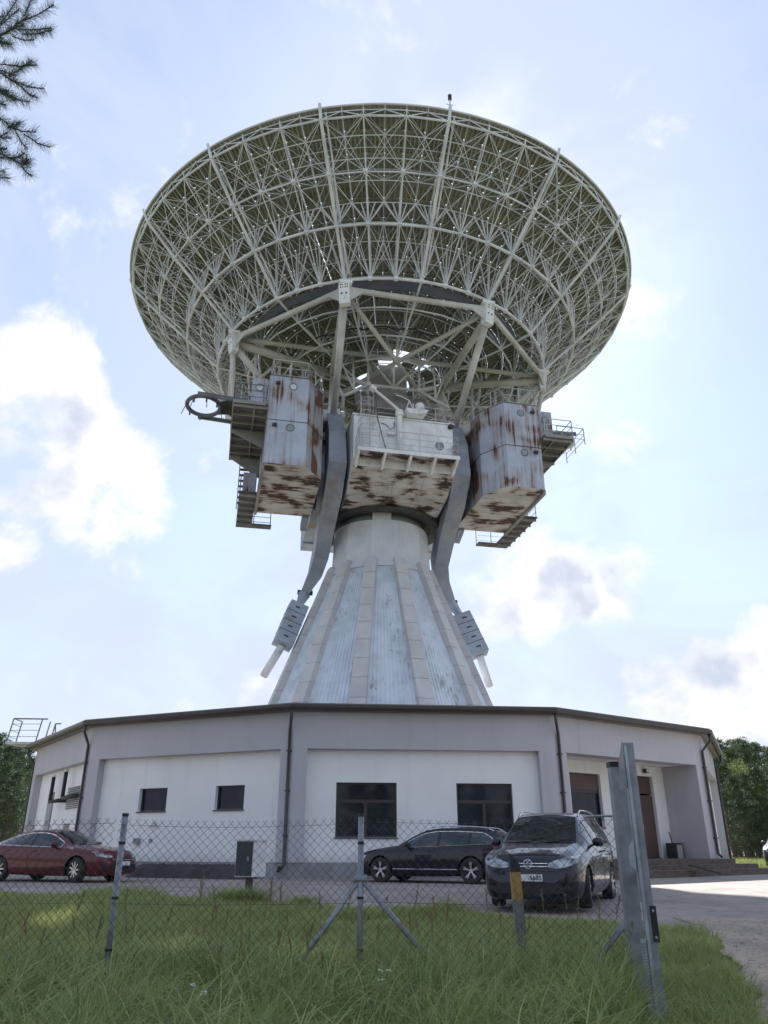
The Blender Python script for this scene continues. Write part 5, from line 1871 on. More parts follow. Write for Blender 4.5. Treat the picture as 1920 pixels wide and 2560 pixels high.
MPV = dict(L=4.85, wb=2.92, rear=1.02, r=0.345, rim=(7, False), steer=rad(8),
    zt={0: .66, .04: .80, .14: .90, .45: .99, .85: 1.07, 1.12: 1.13, 1.55: 1.42, 1.95: 1.63, 2.4: 1.705, 3.2: 1.715, 4.0: 1.69, 4.5: 1.63, 4.64: 1.45, 4.76: 1.05, 4.81: .85, 4.85: .62},
    zb={0: .62, .14: .82, .6: .93, 1.12: 1.02, 2.5: 1.06, 3.8: 1.10, 4.5: 1.13, 4.85: .60},
    w={0: .68, .05: .78, .16: .86, .4: .92, .9: .945, 2.5: .95, 4.0: .94, 4.5: .90, 4.75: .84, 4.85: .72},
    wt={0: .52, .14: .66, .6: .74, 1.12: .76, 1.95: .64, 3.0: .645, 4.4: .62, 4.64: .62, 4.8: .62, 4.85: .5},
    z0={0: .17, .4: .15, 2.5: .17, 4.4: .20, 4.85: .30},
    glass=(1.45, 4.50), gtail=0.3, gdrop=0.06, pillars=(1.95, 2.72, 3.72), doors=((1.42, 1.38), (2.74, 2.74), (3.74, 3.62)), handles=(2.55, 2.95), mirror=1.62, sill_chrome=False, rails=(2.05, 4.35),
    screen=(1.10, 2.02), rear_screen=(4.76, 4.56),
    lamp=[(.36, .70, .77), (.50, .685, .82), (.66, .70, .865), (.80, .745, .895), (.88, .80, .91)], fog=[(.52, .30, .38), (.66, .30, .39), (.78, .33, .40)],
    grille=[(-.37, .69, .80), (-.2, .68, .815), (0, .68, .82), (.2, .68, .815), (.37, .69, .80)], bars=(.715, .765),
    intake=[(-.60, .28, .43), (-.3, .26, .46), (0, .26, .46), (.3, .26, .46), (.60, .28, .43)], plate='-5685', plate_z=.53, emblem=.755, seams=((.83, .70), (.64, .90)), decal=[(2.02, .92, .035, .018, .6), (2.10, .97, .04, .018, -.5), (2.12, .90, .04, .016, .2), (2.20, .95, .035, .016, .9), (2.22, .88, .03, .014, -.8), (2.05, .84, .12, .008, .15), (1.92, .80, .06, .010, .5)])

CS = 0.94
def place(front, rear, side, p, extra_z=0.0):
    """wheel contact points on the visible side -> root location and heading"""
    f, r = Vector((*front, 0)), Vector((*rear, 0))
    h = (f - r).normalized()
    left = Vector((-h.y, h.x, 0))
    half = (p['w'][2.5] - 0.125) * CS
    c = (f + r) / 2 - left * (half * side)
    return (c.x, c.y, gz(c.y) + 0.013 + extra_z), (h.x, h.y)
M['paint_red'] = paint('paint_red', (0.105, 0.010, 0.018))
M['paint_black'] = paint('paint_blueblack', (0.008, 0.009, 0.016))
M['paint_grey'] = paint('paint_darkblue', (0.010, 0.012, 0.024))
loc, h = place((-8.36, 23.1), (-10.86, 24.0), -1, SEDAN)
make_car('sedan_car', 'dark red four-door sedan with chrome window line beside the grey corner pillar', SEDAN, M['paint_red'], loc, h)
loc, h = place((-0.06, 23.4), (2.31, 22.3), 1, ESTATE)
make_car('estate_car', 'black estate car with roof rails parked along the wall under the large windows', ESTATE, M['paint_black'], loc, h)
loc, h = place((3.52, 15.0), (4.59, 17.5), 1, MPV)
ve = make_car('people_carrier', 'dark blue people carrier facing the fence behind the yellow-banded marker post', MPV, M['paint_grey'], loc, h)
far = dict(MPV); far.update(emblem=None, decal=None, plate=None, rails=None)
M['paint_green'] = paint('paint_green', (0.030, 0.045, 0.045))
make_car('parked_car', 'dark car standing on the far side of the yard near the pine trees', far, M['paint_green'], (19.1, 39.6, gz(39) + 0.013), (-0.55, -0.83))
# ---------------------------------------------------------------- chain-link fence, gate, marker post, cabinet
M['galv'] = mat('galvanised', (0.30, 0.32, 0.345), (0.21, 0.225, 0.245), 6, 0.5, 0.35)
M['galv_light'] = mat('galvanised_light', (0.40, 0.44, 0.49), (0.28, 0.31, 0.35), 6, 0.45, 0.55)
M['wire'] = mat('fence_wire', (0.060, 0.068, 0.080), (0.040, 0.045, 0.052), 8, 0.6, 0.1)
M['cap_black'] = mat('cap_black', (0.015, 0.015, 0.016), None, 5, 0.5)
FY = 8.5
fz = gz(FY)
fence = thing('chain_link_fence', 'grey chain-link wire fence on steel posts between the tall grass and the lawn', 'fence', (0, FY, fz))
TOPZ = 1.15 - fz
def fpost(x, lean=0.0):
    o = MB().tube((x, 0, -0.3), (x + lean, 0, TOPZ), 0.030, 14).build('post', M['galv'], fence, smooth=True)
    MB().tube((x + lean, 0, TOPZ + 0.001), (x + lean * 1.02, 0, TOPZ + 0.03), 0.034, 14).build('cap', M['cap_black'], o)
    for z in (0.35, 0.8, 1.3):
        MB().tube((x + lean * z / TOPZ, 0, z - 0.012), (x + lean * z / TOPZ, 0, z + 0.012), 0.035, 12).build('wire_clip', M['cap_black'], o)
for x in (-5.0, -2.66, -0.235):
    fpost(x, 0.0)
for x1 in (-1.03, 0.72):
    MB().tube((-0.235, 0.0, 0.98), (x1, 0.0, -0.05), 0.026, 12).build('brace', M['galv'], fence, smooth=True)
MB().tube((2.30, -0.55, 0.72), (1.62, -0.35, -0.05), 0.030, 12).build('brace', M['galv'], fence, smooth=True)
MB().tube((-0.30, 0.0, 0.97), (-0.17, 0.0, 0.97), 0.04, 12).build('brace_collar', M['galv'], fence)
# woven wires: each a zigzag, linked with its neighbours
w_, r_ = 0.0435, 0.0029
def mesh_bay(x0, x1, ztop, yfun, seed):
    rnd = random.Random(seed)
    n = int((x1 - x0) / w_)
    K = int((ztop - 0.02) / w_)
    mb = MB()
    for i in range(n):
        pts = []
        for k in range(K + 1):
            x = x0 + i * w_ + ((k + i) % 2) * w_
            z = 0.02 + k * w_
            sag = 0.010 * math.sin(x * 2.1 + seed) - 0.012 * math.sin(math.pi * (x - x0) / (x1 - x0))
            bow = 0.025 * math.sin(z * 3 + x * 1.7)
            pts.append(Vector((x + 0.006 * math.sin(z * 5 + i * 0.23), yfun(x) + bow + (0.004 if k % 2 else -0.004), z + sag * z / ztop)))
        if (K + i) % 2 == 0 or True:
            e = pts[-1]
            pts.append(Vector((e.x + (0.020 if (K + i) % 2 == 0 else -0.020) + rnd.uniform(-.004, .004), e.y, e.z + 0.026 + rnd.uniform(-.006, .006))))
        mb.path(pts, r_, 4)
    o = mb.build('wire_mesh', M['wire'], fence, fix=False)
    stuff(o)
    for z in (ztop - 0.035, ztop * 0.5, 0.12):
        pts = []
        for x in np.arange(x0, x1 + 0.01, 0.15):
            sag = 0.010 * math.sin(x * 2.1 + seed) - 0.012 * math.sin(math.pi * (x - x0) / (x1 - x0))
            pts.append(Vector((x, yfun(x) - 0.006, z + sag * z / ztop)))
        MB().path(pts, 0.0022, 4).build('tension_wire', M['wire'], fence, fix=False)
flat = lambda x: -0.035
mesh_bay(-5.0, -2.70, TOPZ - 0.04, flat, 1)
mesh_bay(-2.70, -0.235, TOPZ - 0.05, flat, 2)
mesh_bay(-0.235, 2.40, TOPZ - 0.02, lambda x: -0.035 - max(0, x) * 0.22, 3)
MB().path([(1.95, -0.50, TOPZ - 0.02), (2.12, -0.55, TOPZ - 0.015), (2.36, -0.58, TOPZ - 0.02)], 0.012, 8).build('turnbuckle', M['galv_light'], fence)

# gate: wide square post and the leaf folded back edge-on
gp = thing('gate_post', 'wide square galvanised gate post with flat black cap at the end of the fence', 'gate post', (2.185, 7.62, gz(7.62)))
H1 = 1.55 - gz(7.62)
mb = MB(); mb.box(-0.062, 0.062, -0.06, 0.06, -0.4, H1); mb.build('post', M['galv'], gp)
mb = MB(); mb.box(-0.068, 0.068, -0.066, 0.066, H1 + 0.001, H1 + 0.045); mb.build('cap', M['cap_black'], gp)
for z in (0.45, 1.05, 1.5):
    mb = MB(); mb.box(0.063, 0.10, -0.062, -0.04, z, z + 0.10); mb.build('hinge', M['galv_light'], gp)
gd = Vector((2.155, 7.05, 0)).normalized()
gate = thing('gate_leaf', 'grey steel gate leaf swung open and seen edge-on beside the gate post', 'gate', (2.155, 7.05, gz(7.05)), math.atan2(gd.y, gd.x))
H2 = 1.70 - gz(7.05)
mb = MB(); mb.box(-0.045, 0.045, -0.045, 0.045, 0.02, H2); s1 = mb.build('stile', M['galv'], gate)
mb = MB(); mb.box(2.9, 3.0, -0.05, 0.05, 0.05, H2 - 0.05); mb.build('stile', M['galv'], gate)
for z in (0.12, H2 * 0.5, H2 - 0.08):
    mb = MB(); mb.box(0.056, 2.899, -0.03, 0.03, z - 0.03, z + 0.03); mb.build('rail', M['galv'], gate)
for i in range(22):
    x = 0.18 + i * 0.125
    MB().tube((x, 0, 0.151), (x, 0, H2 * 0.5 - 0.031), 0.011, 8).build('bar', M['galv'], gate)
    MB().tube((x, 0, H2 * 0.5 + 0.031), (x, 0, H2 - 0.111), 0.011, 8).build('bar', M['galv'], gate)
mb = MB(); mb.box(-0.075, -0.046, 0.012, 0.038, 0.0, H2 - 0.02); mb.build('stop_strip', M['galv_light'], gate)
mb = MB(); mb.box(-0.09, -0.046, 0.046, 0.086, 0.02, 0.62)
sr = mb.build('rack_strip', M['galv_light'], gate)
for i in range(26):
    mb = MB(); mb.box(-0.098, -0.0905, 0.048, 0.084, 0.06 + i * 0.021, 0.071 + i * 0.021); mb.build('rack_tooth', M['galv'], sr)
mb = MB(); mb.box(-0.052, -0.0465, -0.062, -0.012, 0.60, 0.86)
lk = mb.build('lock_plate', M['cap_black'], gate)
for z in (0.635, 0.825):
    MB().tube((-0.056, -0.038, z), (-0.0525, -0.038, z), 0.011, 10).build('bolt', M['galv_light'], lk)
mb = MB(); mb.extrude([(-0.08, 0.05, 1.12), (-0.08, 0.10, 1.16), (-0.08, 0.095, 1.30), (-0.08, 0.05, 1.36)], (0.02, 0, 0)); mb.build('latch_plate', M['galv_light'], gate)
mb = MB(); mb.extrude([(-0.07, 0.047, 1.78), (-0.07, 0.11, 1.74), (-0.07, 0.095, 1.98), (-0.07, 0.047, 2.16)], (0.02, 0, 0)); mb.build('top_hook', M['galv'], gate)
mb = MB(); mb.box(-0.04, -0.02, 0.0455, 0.058, 0.9, H2 - 0.1); mb.build('edge_strip', M['galv_light'], gate)

# wooden marker post
def marker_mat():
    m, t, b = principled('marker_paint', 0.8)
    tcn = nd(t, 'ShaderNodeTexCoord')
    sx = nd(t, 'ShaderNodeSeparateXYZ')
    t.links.new(tcn.outputs['Object'], sx.inputs[0])
    c = mixc(t, ramp(t, noise(t, 5, 6, 0.7, (4, 4, 0.6)), 0.35, 0.7), (0.42, 0.26, 0.075), (0.26, 0.15, 0.06))
    t.links.new(c, b.inputs['Base Color'])
    return m
M['yellow_worn'] = marker_mat()
M['post_grey'] = mat('post_grey', (0.20, 0.20, 0.19), (0.11, 0.11, 0.10), 4, 0.85, vscale=(4, 4, 0.5))
bo = thing('marker_post', 'square wooden marker post with worn yellow band and slanted black top', 'post', (1.545, 9.8, gz(9.8)))
bo.rotation_euler = (0, rad(-2.0), rad(4))
mb = MB(); mb.box(-0.052, 0.052, -0.052, 0.052, -0.2, 0.66); mb.build('shaft', M['post_grey'], bo)
mb = MB(); mb.box(-0.054, 0.054, -0.054, 0.054, 0.662, 0.95); mb.build('yellow_band', M['yellow_worn'], bo)
mb = MB(); mb.hexa([(-.053, -.053, .952), (.053, -.053, .952), (.053, .053, .952), (-.053, .053, .952), (-.053, -.053, 1.14), (.053, -.053, 1.03), (.053, .053, 1.03), (-.053, .053, 1.14)]); mb.build('tip', M['cap_black'], bo)

# utility cabinet on a post
M['cab_dark'] = mat('cabinet_dark', (0.025, 0.032, 0.034), (0.018, 0.022, 0.024), 4, 0.5)
ub = thing('utility_cabinet', 'small dark utility cabinet with white side and lid on a post by the wall', 'cabinet', (-3.0, 19.0, gz(19.0) - 0.15), rad(-30))
ub.scale = (1.3, 1.3, 1.08)
mb = MB(); mb.box(-0.19, 0.19, -0.17, 0.19, 0.44, 1.12); bx = mb.build('housing', M['white_plastic'], ub)
mb = MB(); mb.box(-0.17, 0.17, -0.19, -0.172, 0.46, 1.10); mb.build('door', M['cab_dark'], ub)
mb = MB(); mb.box(-0.21, 0.21, -0.21, 0.21, 1.122, 1.155); mb.build('lid', M['white_plastic'], ub)
mb = MB(); mb.box(-0.045, 0.045, -0.05, 0.04, -0.2, 0.438); mb.build('post', M['cab_dark'], ub)
mb = MB(); mb.box(0.08, 0.12, -0.205, -0.191, 0.74, 0.82); mb.build('latch', M['galv'], ub)
# small concrete cover in the lawn near the gate and stray stones
lid = MB().lathe([(0.001, 0.0), (0.26, 0.0), (0.27, 0.02), (0.26, 0.03), (0.001, 0.035)], 18).build('manhole_cover', M['dirt'], None)
lid.location = (2.75, 8.1, gz(8.1) + 0.01)
tag(lid, 'round flat concrete well cover sunk in the lawn behind the gate', 'well cover')
# ---------------------------------------------------------------- vegetation
def leaf_mat(name, c1, c2, scale=1.5, rough=0.6, transl=0.25, c3=None):
    m, t, b = principled(name, rough, 0, 0.3)
    c = mixc(t, ramp(t, noise(t, scale, 5, 0.6, coord='World'), 0.33, 0.67), c1, c2)
    if c3:
        c = mixc(t, ramp(t, noise(t, scale * 9, 3, 0.6, coord='World'), 0.60, 0.74), c, c3)
    t.links.new(c, b.inputs['Base Color'])
    tr = nd(t, 'ShaderNodeBsdfTranslucent')
    t.links.new(c, tr.inputs['Color'])
    mx = nd(t, 'ShaderNodeMixShader')
    mx.inputs[0].default_value = transl
    t.links.new(b.outputs[0], mx.inputs[1])
    t.links.new(tr.outputs[0], mx.inputs[2])
    t.links.new(mx.outputs[0], t.nodes['Material Output'].inputs['Surface'])
    return m
M['grass_tall'] = leaf_mat('grass_tall', (0.31, 0.365, 0.105), (0.20, 0.265, 0.075), 1.1, c3=(0.30, 0.30, 0.14))
M['grass_lawn'] = leaf_mat('grass_lawn', (0.36, 0.39, 0.125), (0.25, 0.31, 0.10), 0.9, c3=(0.38, 0.34, 0.16))
M['grass_pale'] = leaf_mat('grass_pale', (0.42, 0.48, 0.21), (0.31, 0.38, 0.16), 2.0, transl=0.35)
M['grass_blue'] = leaf_mat('grass_blue', (0.21, 0.29, 0.12), (0.15, 0.22, 0.09), 2.0, transl=0.3)
M['grass_straw'] = leaf_mat('grass_straw', (0.42, 0.38, 0.19), (0.32, 0.28, 0.13), 2.0, transl=0.3)
TALL = [M['grass_tall'], M['grass_pale'], M['grass_blue'], M['grass_straw']] if 'grass_tall' in M else None
M['grass_dry'] = leaf_mat('grass_dry', (0.30, 0.24, 0.12), (0.20, 0.15, 0.08), 3)
M['needle'] = leaf_mat('pine_needle', (0.075, 0.110, 0.050), (0.045, 0.072, 0.036), 0.35, 0.6, 0.25)
M['needle_light'] = leaf_mat('leaf_light', (0.19, 0.24, 0.07), (0.13, 0.18, 0.05), 0.5, 0.6, 0.35)
M['bark'] = mat('pine_bark', (0.16, 0.10, 0.07), (0.09, 0.06, 0.045), 4, 0.9, vscale=(3, 3, 0.6), bscale=12)
M['petal'] = mat('petal_white', (0.78, 0.78, 0.74), None, 6, 0.7)

def blades(n, xy, length, width, bend, seg=3, tilt=0.15, wind=(0.6, 0.2)):
    """curved tapering blades; returns verts and quad faces"""
    m = len(xy)
    ang = RNG.uniform(0, 2 * math.pi, m)
    lean = RNG.normal(0, tilt, (m, 2)) + np.array(wind) * 0.12
    bd = bend * RNG.uniform(0.2, 1.3, m)
    bdir = np.arctan2(lean[:, 1] + RNG.normal(0, .35, m), lean[:, 0] + RNG.normal(0, .35, m))
    z0 = np.interp(xy[:, 1], _gy, _gz) - 0.01
    V = []
    for k in range(seg + 1):
        f = k / seg
        w = width * (1 - f ** 1.6) * 0.5 + 0.0006
        cx = xy[:, 0] + lean[:, 0] * length * f + np.cos(bdir) * bd * length * f ** 2.2
        cy = xy[:, 1] + lean[:, 1] * length * f + np.sin(bdir) * bd * length * f ** 2.2
        cz = z0 + length * f * (1 - 0.55 * np.minimum(1, bd) * f ** 1.7)
        for s in (-1, 1):
            V.append(np.column_stack([cx + s * w * np.cos(ang), cy + s * w * np.sin(ang), cz]))
    V = np.stack(V, 1)                      # m, 2*(seg+1), 3
    base = (np.arange(m) * 2 * (seg + 1))[:, None]
    F = np.concatenate([base + np.array([2 * k, 2 * k + 1, 2 * k + 3, 2 * k + 2]) for k in range(seg)], 1).reshape(-1, 4)
    return V.reshape(-1, 3), F

def grass(name, label, xy, length, width, bend, m, seg=3, tilt=0.15, mix=None):
    V, F = blades(len(xy), xy, length, width, bend, seg, tilt)
    ms = m if isinstance(m, (list, tuple)) else [m]
    idx = np.repeat(RNG.choice(len(ms), len(xy), p=mix or [1.0 / len(ms)] * len(ms)), seg)
    o = put(name, big_mesh(name, V, F, ms, idx))
    stuff(o)
    tag(o, label, 'grass')
    return o

def vnoise(xy, s, seed):
    """cheap smooth value noise from a few sines"""
    r = np.random.default_rng(seed)
    v = 0
    for i in range(6):
        k = r.normal(0, s, 2)
        v = v + np.sin(xy @ k + r.uniform(0, 6.28))
    return v / 6

def scatter(n, x0, x1, y0, y1):
    return np.column_stack([RNG.uniform(x0, x1, n), RNG.uniform(y0, y1, n)])

lr = np.vectorize(lawn_right)
lfr = np.vectorize(lawn_front)
# tall verge in front of and along the fence
xy = scatter(60000, -5.2, 3.6, 4.4, 9.6)
d = vnoise(xy, 1.6, 3)
keep = (xy[:, 0] < 0.275 * xy[:, 1] + 0.02) & (np.abs(xy[:, 0]) < 0.62 * xy[:, 1] + 0.6)
edge = np.clip((9.4 + 0.5 * (xy[:, 0] < -1.2) - xy[:, 1]) / 1.2, 0, 1)
keep &= RNG.uniform(0, 1, len(xy)) < (0.25 + 0.75 * edge)
xy, d, edge = xy[keep], d[keep], edge[keep]
ln = (0.46 + 0.30 * d) * (0.45 + 0.55 * edge) * RNG.uniform(0.55, 1.35, len(xy))
ln *= np.interp(xy[:, 1], [4.5, 6.0, 7.0, 8.5], [0.8, 1.0, 1.0, 0.85])
grass('tall_grass', 'tall uncut green grass growing thickly along the foot of the wire fence', xy, ln, RNG.uniform(0.005, 0.010, len(xy)), 0.75, TALL, 4, 0.20, (0.60, 0.24, 0.09, 0.07))
# long arching blades standing out of it
xy = scatter(9000, -4.6, 2.6, 4.8, 9.2)
d = vnoise(xy, 2.2, 21)
xy = xy[(d > -0.15) & (xy[:, 0] < 0.265 * xy[:, 1])]
grass('arching_grass', 'long arching pale grass blades rising above the uncut grass at the fence', xy, RNG.uniform(0.40, 0.88, len(xy)), RNG.uniform(0.008, 0.015, len(xy)), 1.15, TALL, 6, 0.16, (0.34, 0.46, 0.14, 0.06))
# lawn
xy = scatter(210000, -11.5, 4.75, 8.6, 19.0)
keep = (xy[:, 0] < lr(np.minimum(xy[:, 1], 12.6)) - 0.02) & (xy[:, 1] < lfr(xy[:, 0]) + RNG.normal(0, 0.05, len(xy))) & (np.abs(xy[:, 0]) < 0.56 * xy[:, 1] + 0.8)
keep &= (vnoise(xy, 3.1, 44) > -0.42) | (RNG.uniform(0, 1, len(xy)) < 0.3)
xy = xy[keep]
d = vnoise(xy, 1.3, 9)
left = np.clip((-1.0 - xy[:, 0]) / 3.0, 0, 1)
ln = (0.10 + 0.06 * d + 0.16 * np.clip(vnoise(xy, 2.6, 31) * 2.2 - 0.35, 0, 1) + 0.16 * left * np.clip((17.5 - xy[:, 1]) / 4, 0, 1)) * RNG.uniform(0.6, 1.5, len(xy))
grass('lawn_grass', 'short green lawn grass between the wire fence and the concrete yard', xy, ln, RNG.uniform(0.005, 0.009, len(xy)) * np.interp(xy[:, 1], [9, 19], [1.0, 2.2]), 0.5, [M['grass_lawn'], M['grass_pale'], M['grass_straw']], 2, 0.25, (0.68, 0.22, 0.10))
# lawn strip right of the gate
xy = scatter(26000, 1.6, 4.2, 5.6, 9.2)
keep = (xy[:, 0] < lr(xy[:, 1]) + 0.06 - np.abs(RNG.normal(0, 0.13, len(xy)))) & (xy[:, 0] > lr(xy[:, 1]) - 1.5)
xy = xy[keep]
grass('gate_grass', 'low grass strip with ragged edge between the gate leaf and the dirt road', xy, 0.12 * RNG.uniform(0.4, 2.0, len(xy)), RNG.uniform(0.004, 0.009, len(xy)), 0.6, [M['grass_lawn'], M['grass_tall'], M['grass_pale'], M['grass_straw']], 3, 0.3, (0.5, 0.25, 0.15, 0.10))
# tufts at the yard edge near the cabinet
for (cx, cy, r, n, h, nm, lb) in ((-2.75, 16.2, 0.46, 1700, 0.38, 'grass_tuft', 'dense dark tuft of long grass on the yard edge below the utility cabinet'), (-1.55, 16.1, 0.22, 340, 0.26, 'grass_tuft', 'smaller grass tuft on the yard edge beside the dense dark one')):
    xy = RNG.normal(0, r * 0.5, (n, 2)) * np.array([1.15, 0.7]) + np.array([cx, cy])
    V, F = blades(n, xy, h * RNG.uniform(0.5, 1.25, n), RNG.uniform(0.007, 0.012, n), 0.8, 3, 0.35)
    tag(put(nm, big_mesh(nm, V, F, [M['grass_tall']])), lb, 'grass tuft')
# far grass beyond the yard at right
xy = scatter(26000, 12, 42, 34, 60)
V, F = blades(len(xy), xy, 0.22 * RNG.uniform(0.5, 1.5, len(xy)), RNG.uniform(0.02, 0.05, len(xy)), 0.5, 2)
o = put('meadow_grass', big_mesh('meadow_grass', V, F, [M['grass_lawn']])); stuff(o); tag(o, 'sunlit meadow grass beyond the yard in front of the pines', 'grass')
# seed stalks
stalk_spots = scatter(70, -4.2, 2.2, 6.6, 9.3)
V_, F_ = [], []
mb = MB()
for (x, y) in stalk_spots:
    z = gz(y)
    h = random.uniform(0.55, 0.98)
    dx, dy = random.uniform(-.14, .2), random.uniform(-.1, .1)
    p = [Vector((x + dx * f ** 1.6, y + dy * f ** 1.6, z + h * f)) for f in (0, .3, .6, .85, 1)]
    mb.path(p, 0.0022, 3)
    for j in range(14):
        f = 0.80 + 0.2 * j / 14
        c = Vector((x + dx * f ** 1.6, y + dy * f ** 1.6, z + h * f))
        mb.beam(c, c + Vector((random.uniform(-.018, .018), random.uniform(-.018, .018), 0.028)), 0.005, 0.004)
so = mb.build('seed_stalks', M['grass_dry'], None, fix=False)
stuff(so); tag(so, 'dry brown seed stalks standing above the tall grass by the fence', 'grass')
# white-flowered yarrow plants
for (x, y, h, lb) in ((0.02, 6.35, 0.50, 'white flowering weed in the dark tall grass below the braced fence post'), (-1.28, 6.15, 0.42, 'small white flowering weed beside the leafy pale weed in the tall grass')):
    pl = thing('flowering_weed', lb, 'plant', (x, y, gz(y)))
    st_ = MB()
    heads = []
    for b in range(3):
        e = Vector((random.uniform(-.07, .07), random.uniform(-.05, .05), h * random.uniform(0.85, 1.08)))
        st_.path([Vector((0, 0, 0)), e * 0.55 + Vector((0, 0, 0.05)), e], 0.003, 4)
        heads.append(e)
    st_.build('stem', M['grass_tall'], pl)
    for e in heads:
        f_ = MB()
        for j in range(6):
            c = e + Vector((random.uniform(-.02, .02), random.uniform(-.02, .02), random.uniform(-.004, .008)))
            f_.lathe([(0.001, 0.004), (0.006, 0.0), (0.001, -0.003)], 5)
            n_ = 5 * 3
            for q in range(len(f_.v) - n_, len(f_.v)):
                f_.v[q] = tuple(Vector(f_.v[q]) + c)
        f_.build('flower_head', M['petal'], pl)
# leafy pale weeds at lower left
M['weed'] = leaf_mat('weed_leaf', (0.20, 0.24, 0.06), (0.13, 0.18, 0.045), 3)
for (x, y, h) in ((-1.52, 6.1, 0.44), (-1.42, 6.25, 0.50), (-1.72, 6.0, 0.36)):
    wd = thing('leafy_weed', 'upright weed with pale narrow leaves rising out of the tall grass', 'plant', (x, y, gz(y)), 0, 'pale leafy weeds in the tall grass')
    MB().path([(0, 0, 0), (0.01, 0, h * 0.5), (0.03, 0.0, h)], 0.004, 5).build('stem', M['weed'], wd)
    for j in range(22):
        z = h * (0.2 + 0.8 * j / 22)
        a = j * 2.4
        ln_ = 0.10 * (1 - 0.5 * j / 22)
        dv = Vector((math.cos(a), math.sin(a), 0.5)).normalized()
        sd_ = Vector((-math.sin(a), math.cos(a), 0))
        b0 = Vector((0.03 * z / h, 0, z))
        MB().add([b0, b0 + dv * ln_ * 0.5 + sd_ * 0.011, b0 + dv * ln_ + Vector((0, 0, -0.015)), b0 + dv * ln_ * 0.5 - sd_ * 0.011], [(0, 1, 2, 3)]).build('leaf', M['weed'], wd)
# pebbles on the dirt road
for i in range(120):
    y = random.uniform(5.8, 13)
    x = lawn_right(y) + abs(random.gauss(0, 0.9)) + 0.1
    s_ = random.choice((0.012, 0.018, 0.03, 0.045)) * random.uniform(0.7, 1.2)
    mb = MB()
    mb.lathe([(0.001, -0.5), (0.8, -0.3), (1.0, 0.1), (0.6, 0.55), (0.001, 0.62)], 7)
    mb.v = [(a * s_ * random.uniform(.85, 1.2), b * s_ * random.uniform(.8, 1.1), c * s_) for a, b, c in mb.v]
    pb = mb.build('pebble', M['dirt'] if i % 3 else M['plinth'], None)
    pb.location = (x, y, gz(y) + 0.012)
    tag(pb, 'small loose stone lying on the dirt road beside the lawn edge', 'stone', 'stones on the dirt road')

# ---- trees
def sprig_cloud(centers, radii, per, size, flat=0.5, seed=0, wd_=0.22):
    """many small leaf faces (triangles) gathered in clumps"""
    r = np.random.default_rng(seed)
    n = len(centers) * per
    c = np.repeat(centers, per, 0)
    R = np.repeat(radii, per)
    d = r.normal(0, 1, (n, 3)); d /= np.linalg.norm(d, axis=1)[:, None]
    p = c + d * (R * r.uniform(0.25, 1, n) ** 0.6)[:, None] * np.array([1, 1, flat])
    a = d * 0.9 + r.normal(0, 0.55, (n, 3)) + np.array([0, 0, 0.35]); a /= np.linalg.norm(a, axis=1)[:, None]
    b = np.cross(a, r.normal(0, 1, (n, 3))); b /= np.linalg.norm(b, axis=1)[:, None]
    s = size * r.uniform(0.6, 1.4, n)[:, None]
    V = np.stack([p - b * s * wd_, p + b * s * wd_, p + a * s], 1).reshape(-1, 3)
    F = np.arange(n * 3).reshape(-1, 3)
    return V, F

def make_tree(kind, h, seed):
    """returns (trunk mesh, crown mesh)"""
    r = random.Random(seed)
    tr = MB()
    lean = Vector((r.uniform(-.3, .3), r.uniform(-.3, .3), 0))
    sp = [Vector((0, 0, -0.3)), Vector((0, 0, h * 0.3)) + lean * 0.3, Vector((0, 0, h * 0.65)) + lean * 0.6, Vector((0, 0, h * 0.97)) + lean]
    rr = [h * 0.016, h * 0.013, h * 0.008, h * 0.002]
    for i in range(3):
        tr.tube(sp[i], sp[i + 1], rr[i], 9, r2=rr[i + 1])
    cs, rs = [], []
    if kind == 'pine':
        nb = 54
        for i in range(nb):
            f = 0.06 + 0.93 * (i / nb)
            z = h * f
            reach = h * (0.30 * (1 - f) ** 0.75 + 0.035) * r.uniform(0.65, 1.2)
            a = i * 2.4 + r.uniform(-.4, .4)
            b0 = Vector((lean.x * f, lean.y * f, z))
            e = b0 + Vector((math.cos(a) * reach, math.sin(a) * reach, reach * r.uniform(0.05, 0.45)))
            tr.tube(b0, e, 0.035 * (1.2 - f), 5, r2=0.008)
            for q in (0.45, 0.72, 1.0):
                c = b0.lerp(e, q) + Vector((r.uniform(-.2, .2), r.uniform(-.2, .2), 0.1))
                cs.append(c); rs.append((0.32 + 0.30 * reach * 0.35) * r.uniform(0.7, 1.2))
        V, F = sprig_cloud(np.array(cs), np.array(rs), 62, 0.26, 0.62, seed, 0.13)
    else:
        for i in range(60):
            f = 0.25 + 0.75 * r.random()
            prof = math.sin(min(1, (f - 0.2) / 0.8) * math.pi * 0.92 + 0.22)
            a = r.uniform(0, 6.28)
            reach = h * 0.26 * prof * math.sqrt(r.random())
            c = Vector((math.cos(a) * reach + lean.x * f, math.sin(a) * reach + lean.y * f, h * f * 0.98))
            cs.append(c); rs.append(h * 0.075 * r.uniform(0.7, 1.3))
            b0 = Vector((lean.x * f * .7, lean.y * f * .7, max(h * 0.15, c.z - reach * 0.9)))
            tr.tube(b0, c, 0.03, 4, r2=0.008)
        V, F = sprig_cloud(np.array(cs), np.array(rs), 95, 0.20, 0.9, seed)
    crown_m = M['needle'] if kind == 'pine' else M['needle_light']
    return tr.mesh('trunk', [M['bark']]), big_mesh('crown', V, F, [crown_m])
PROT = {('pine', i): make_tree('pine', 11.0, 20 + i) for i in range(3)}
PROT[('birch', 0)] = make_tree('birch', 10.0, 40)
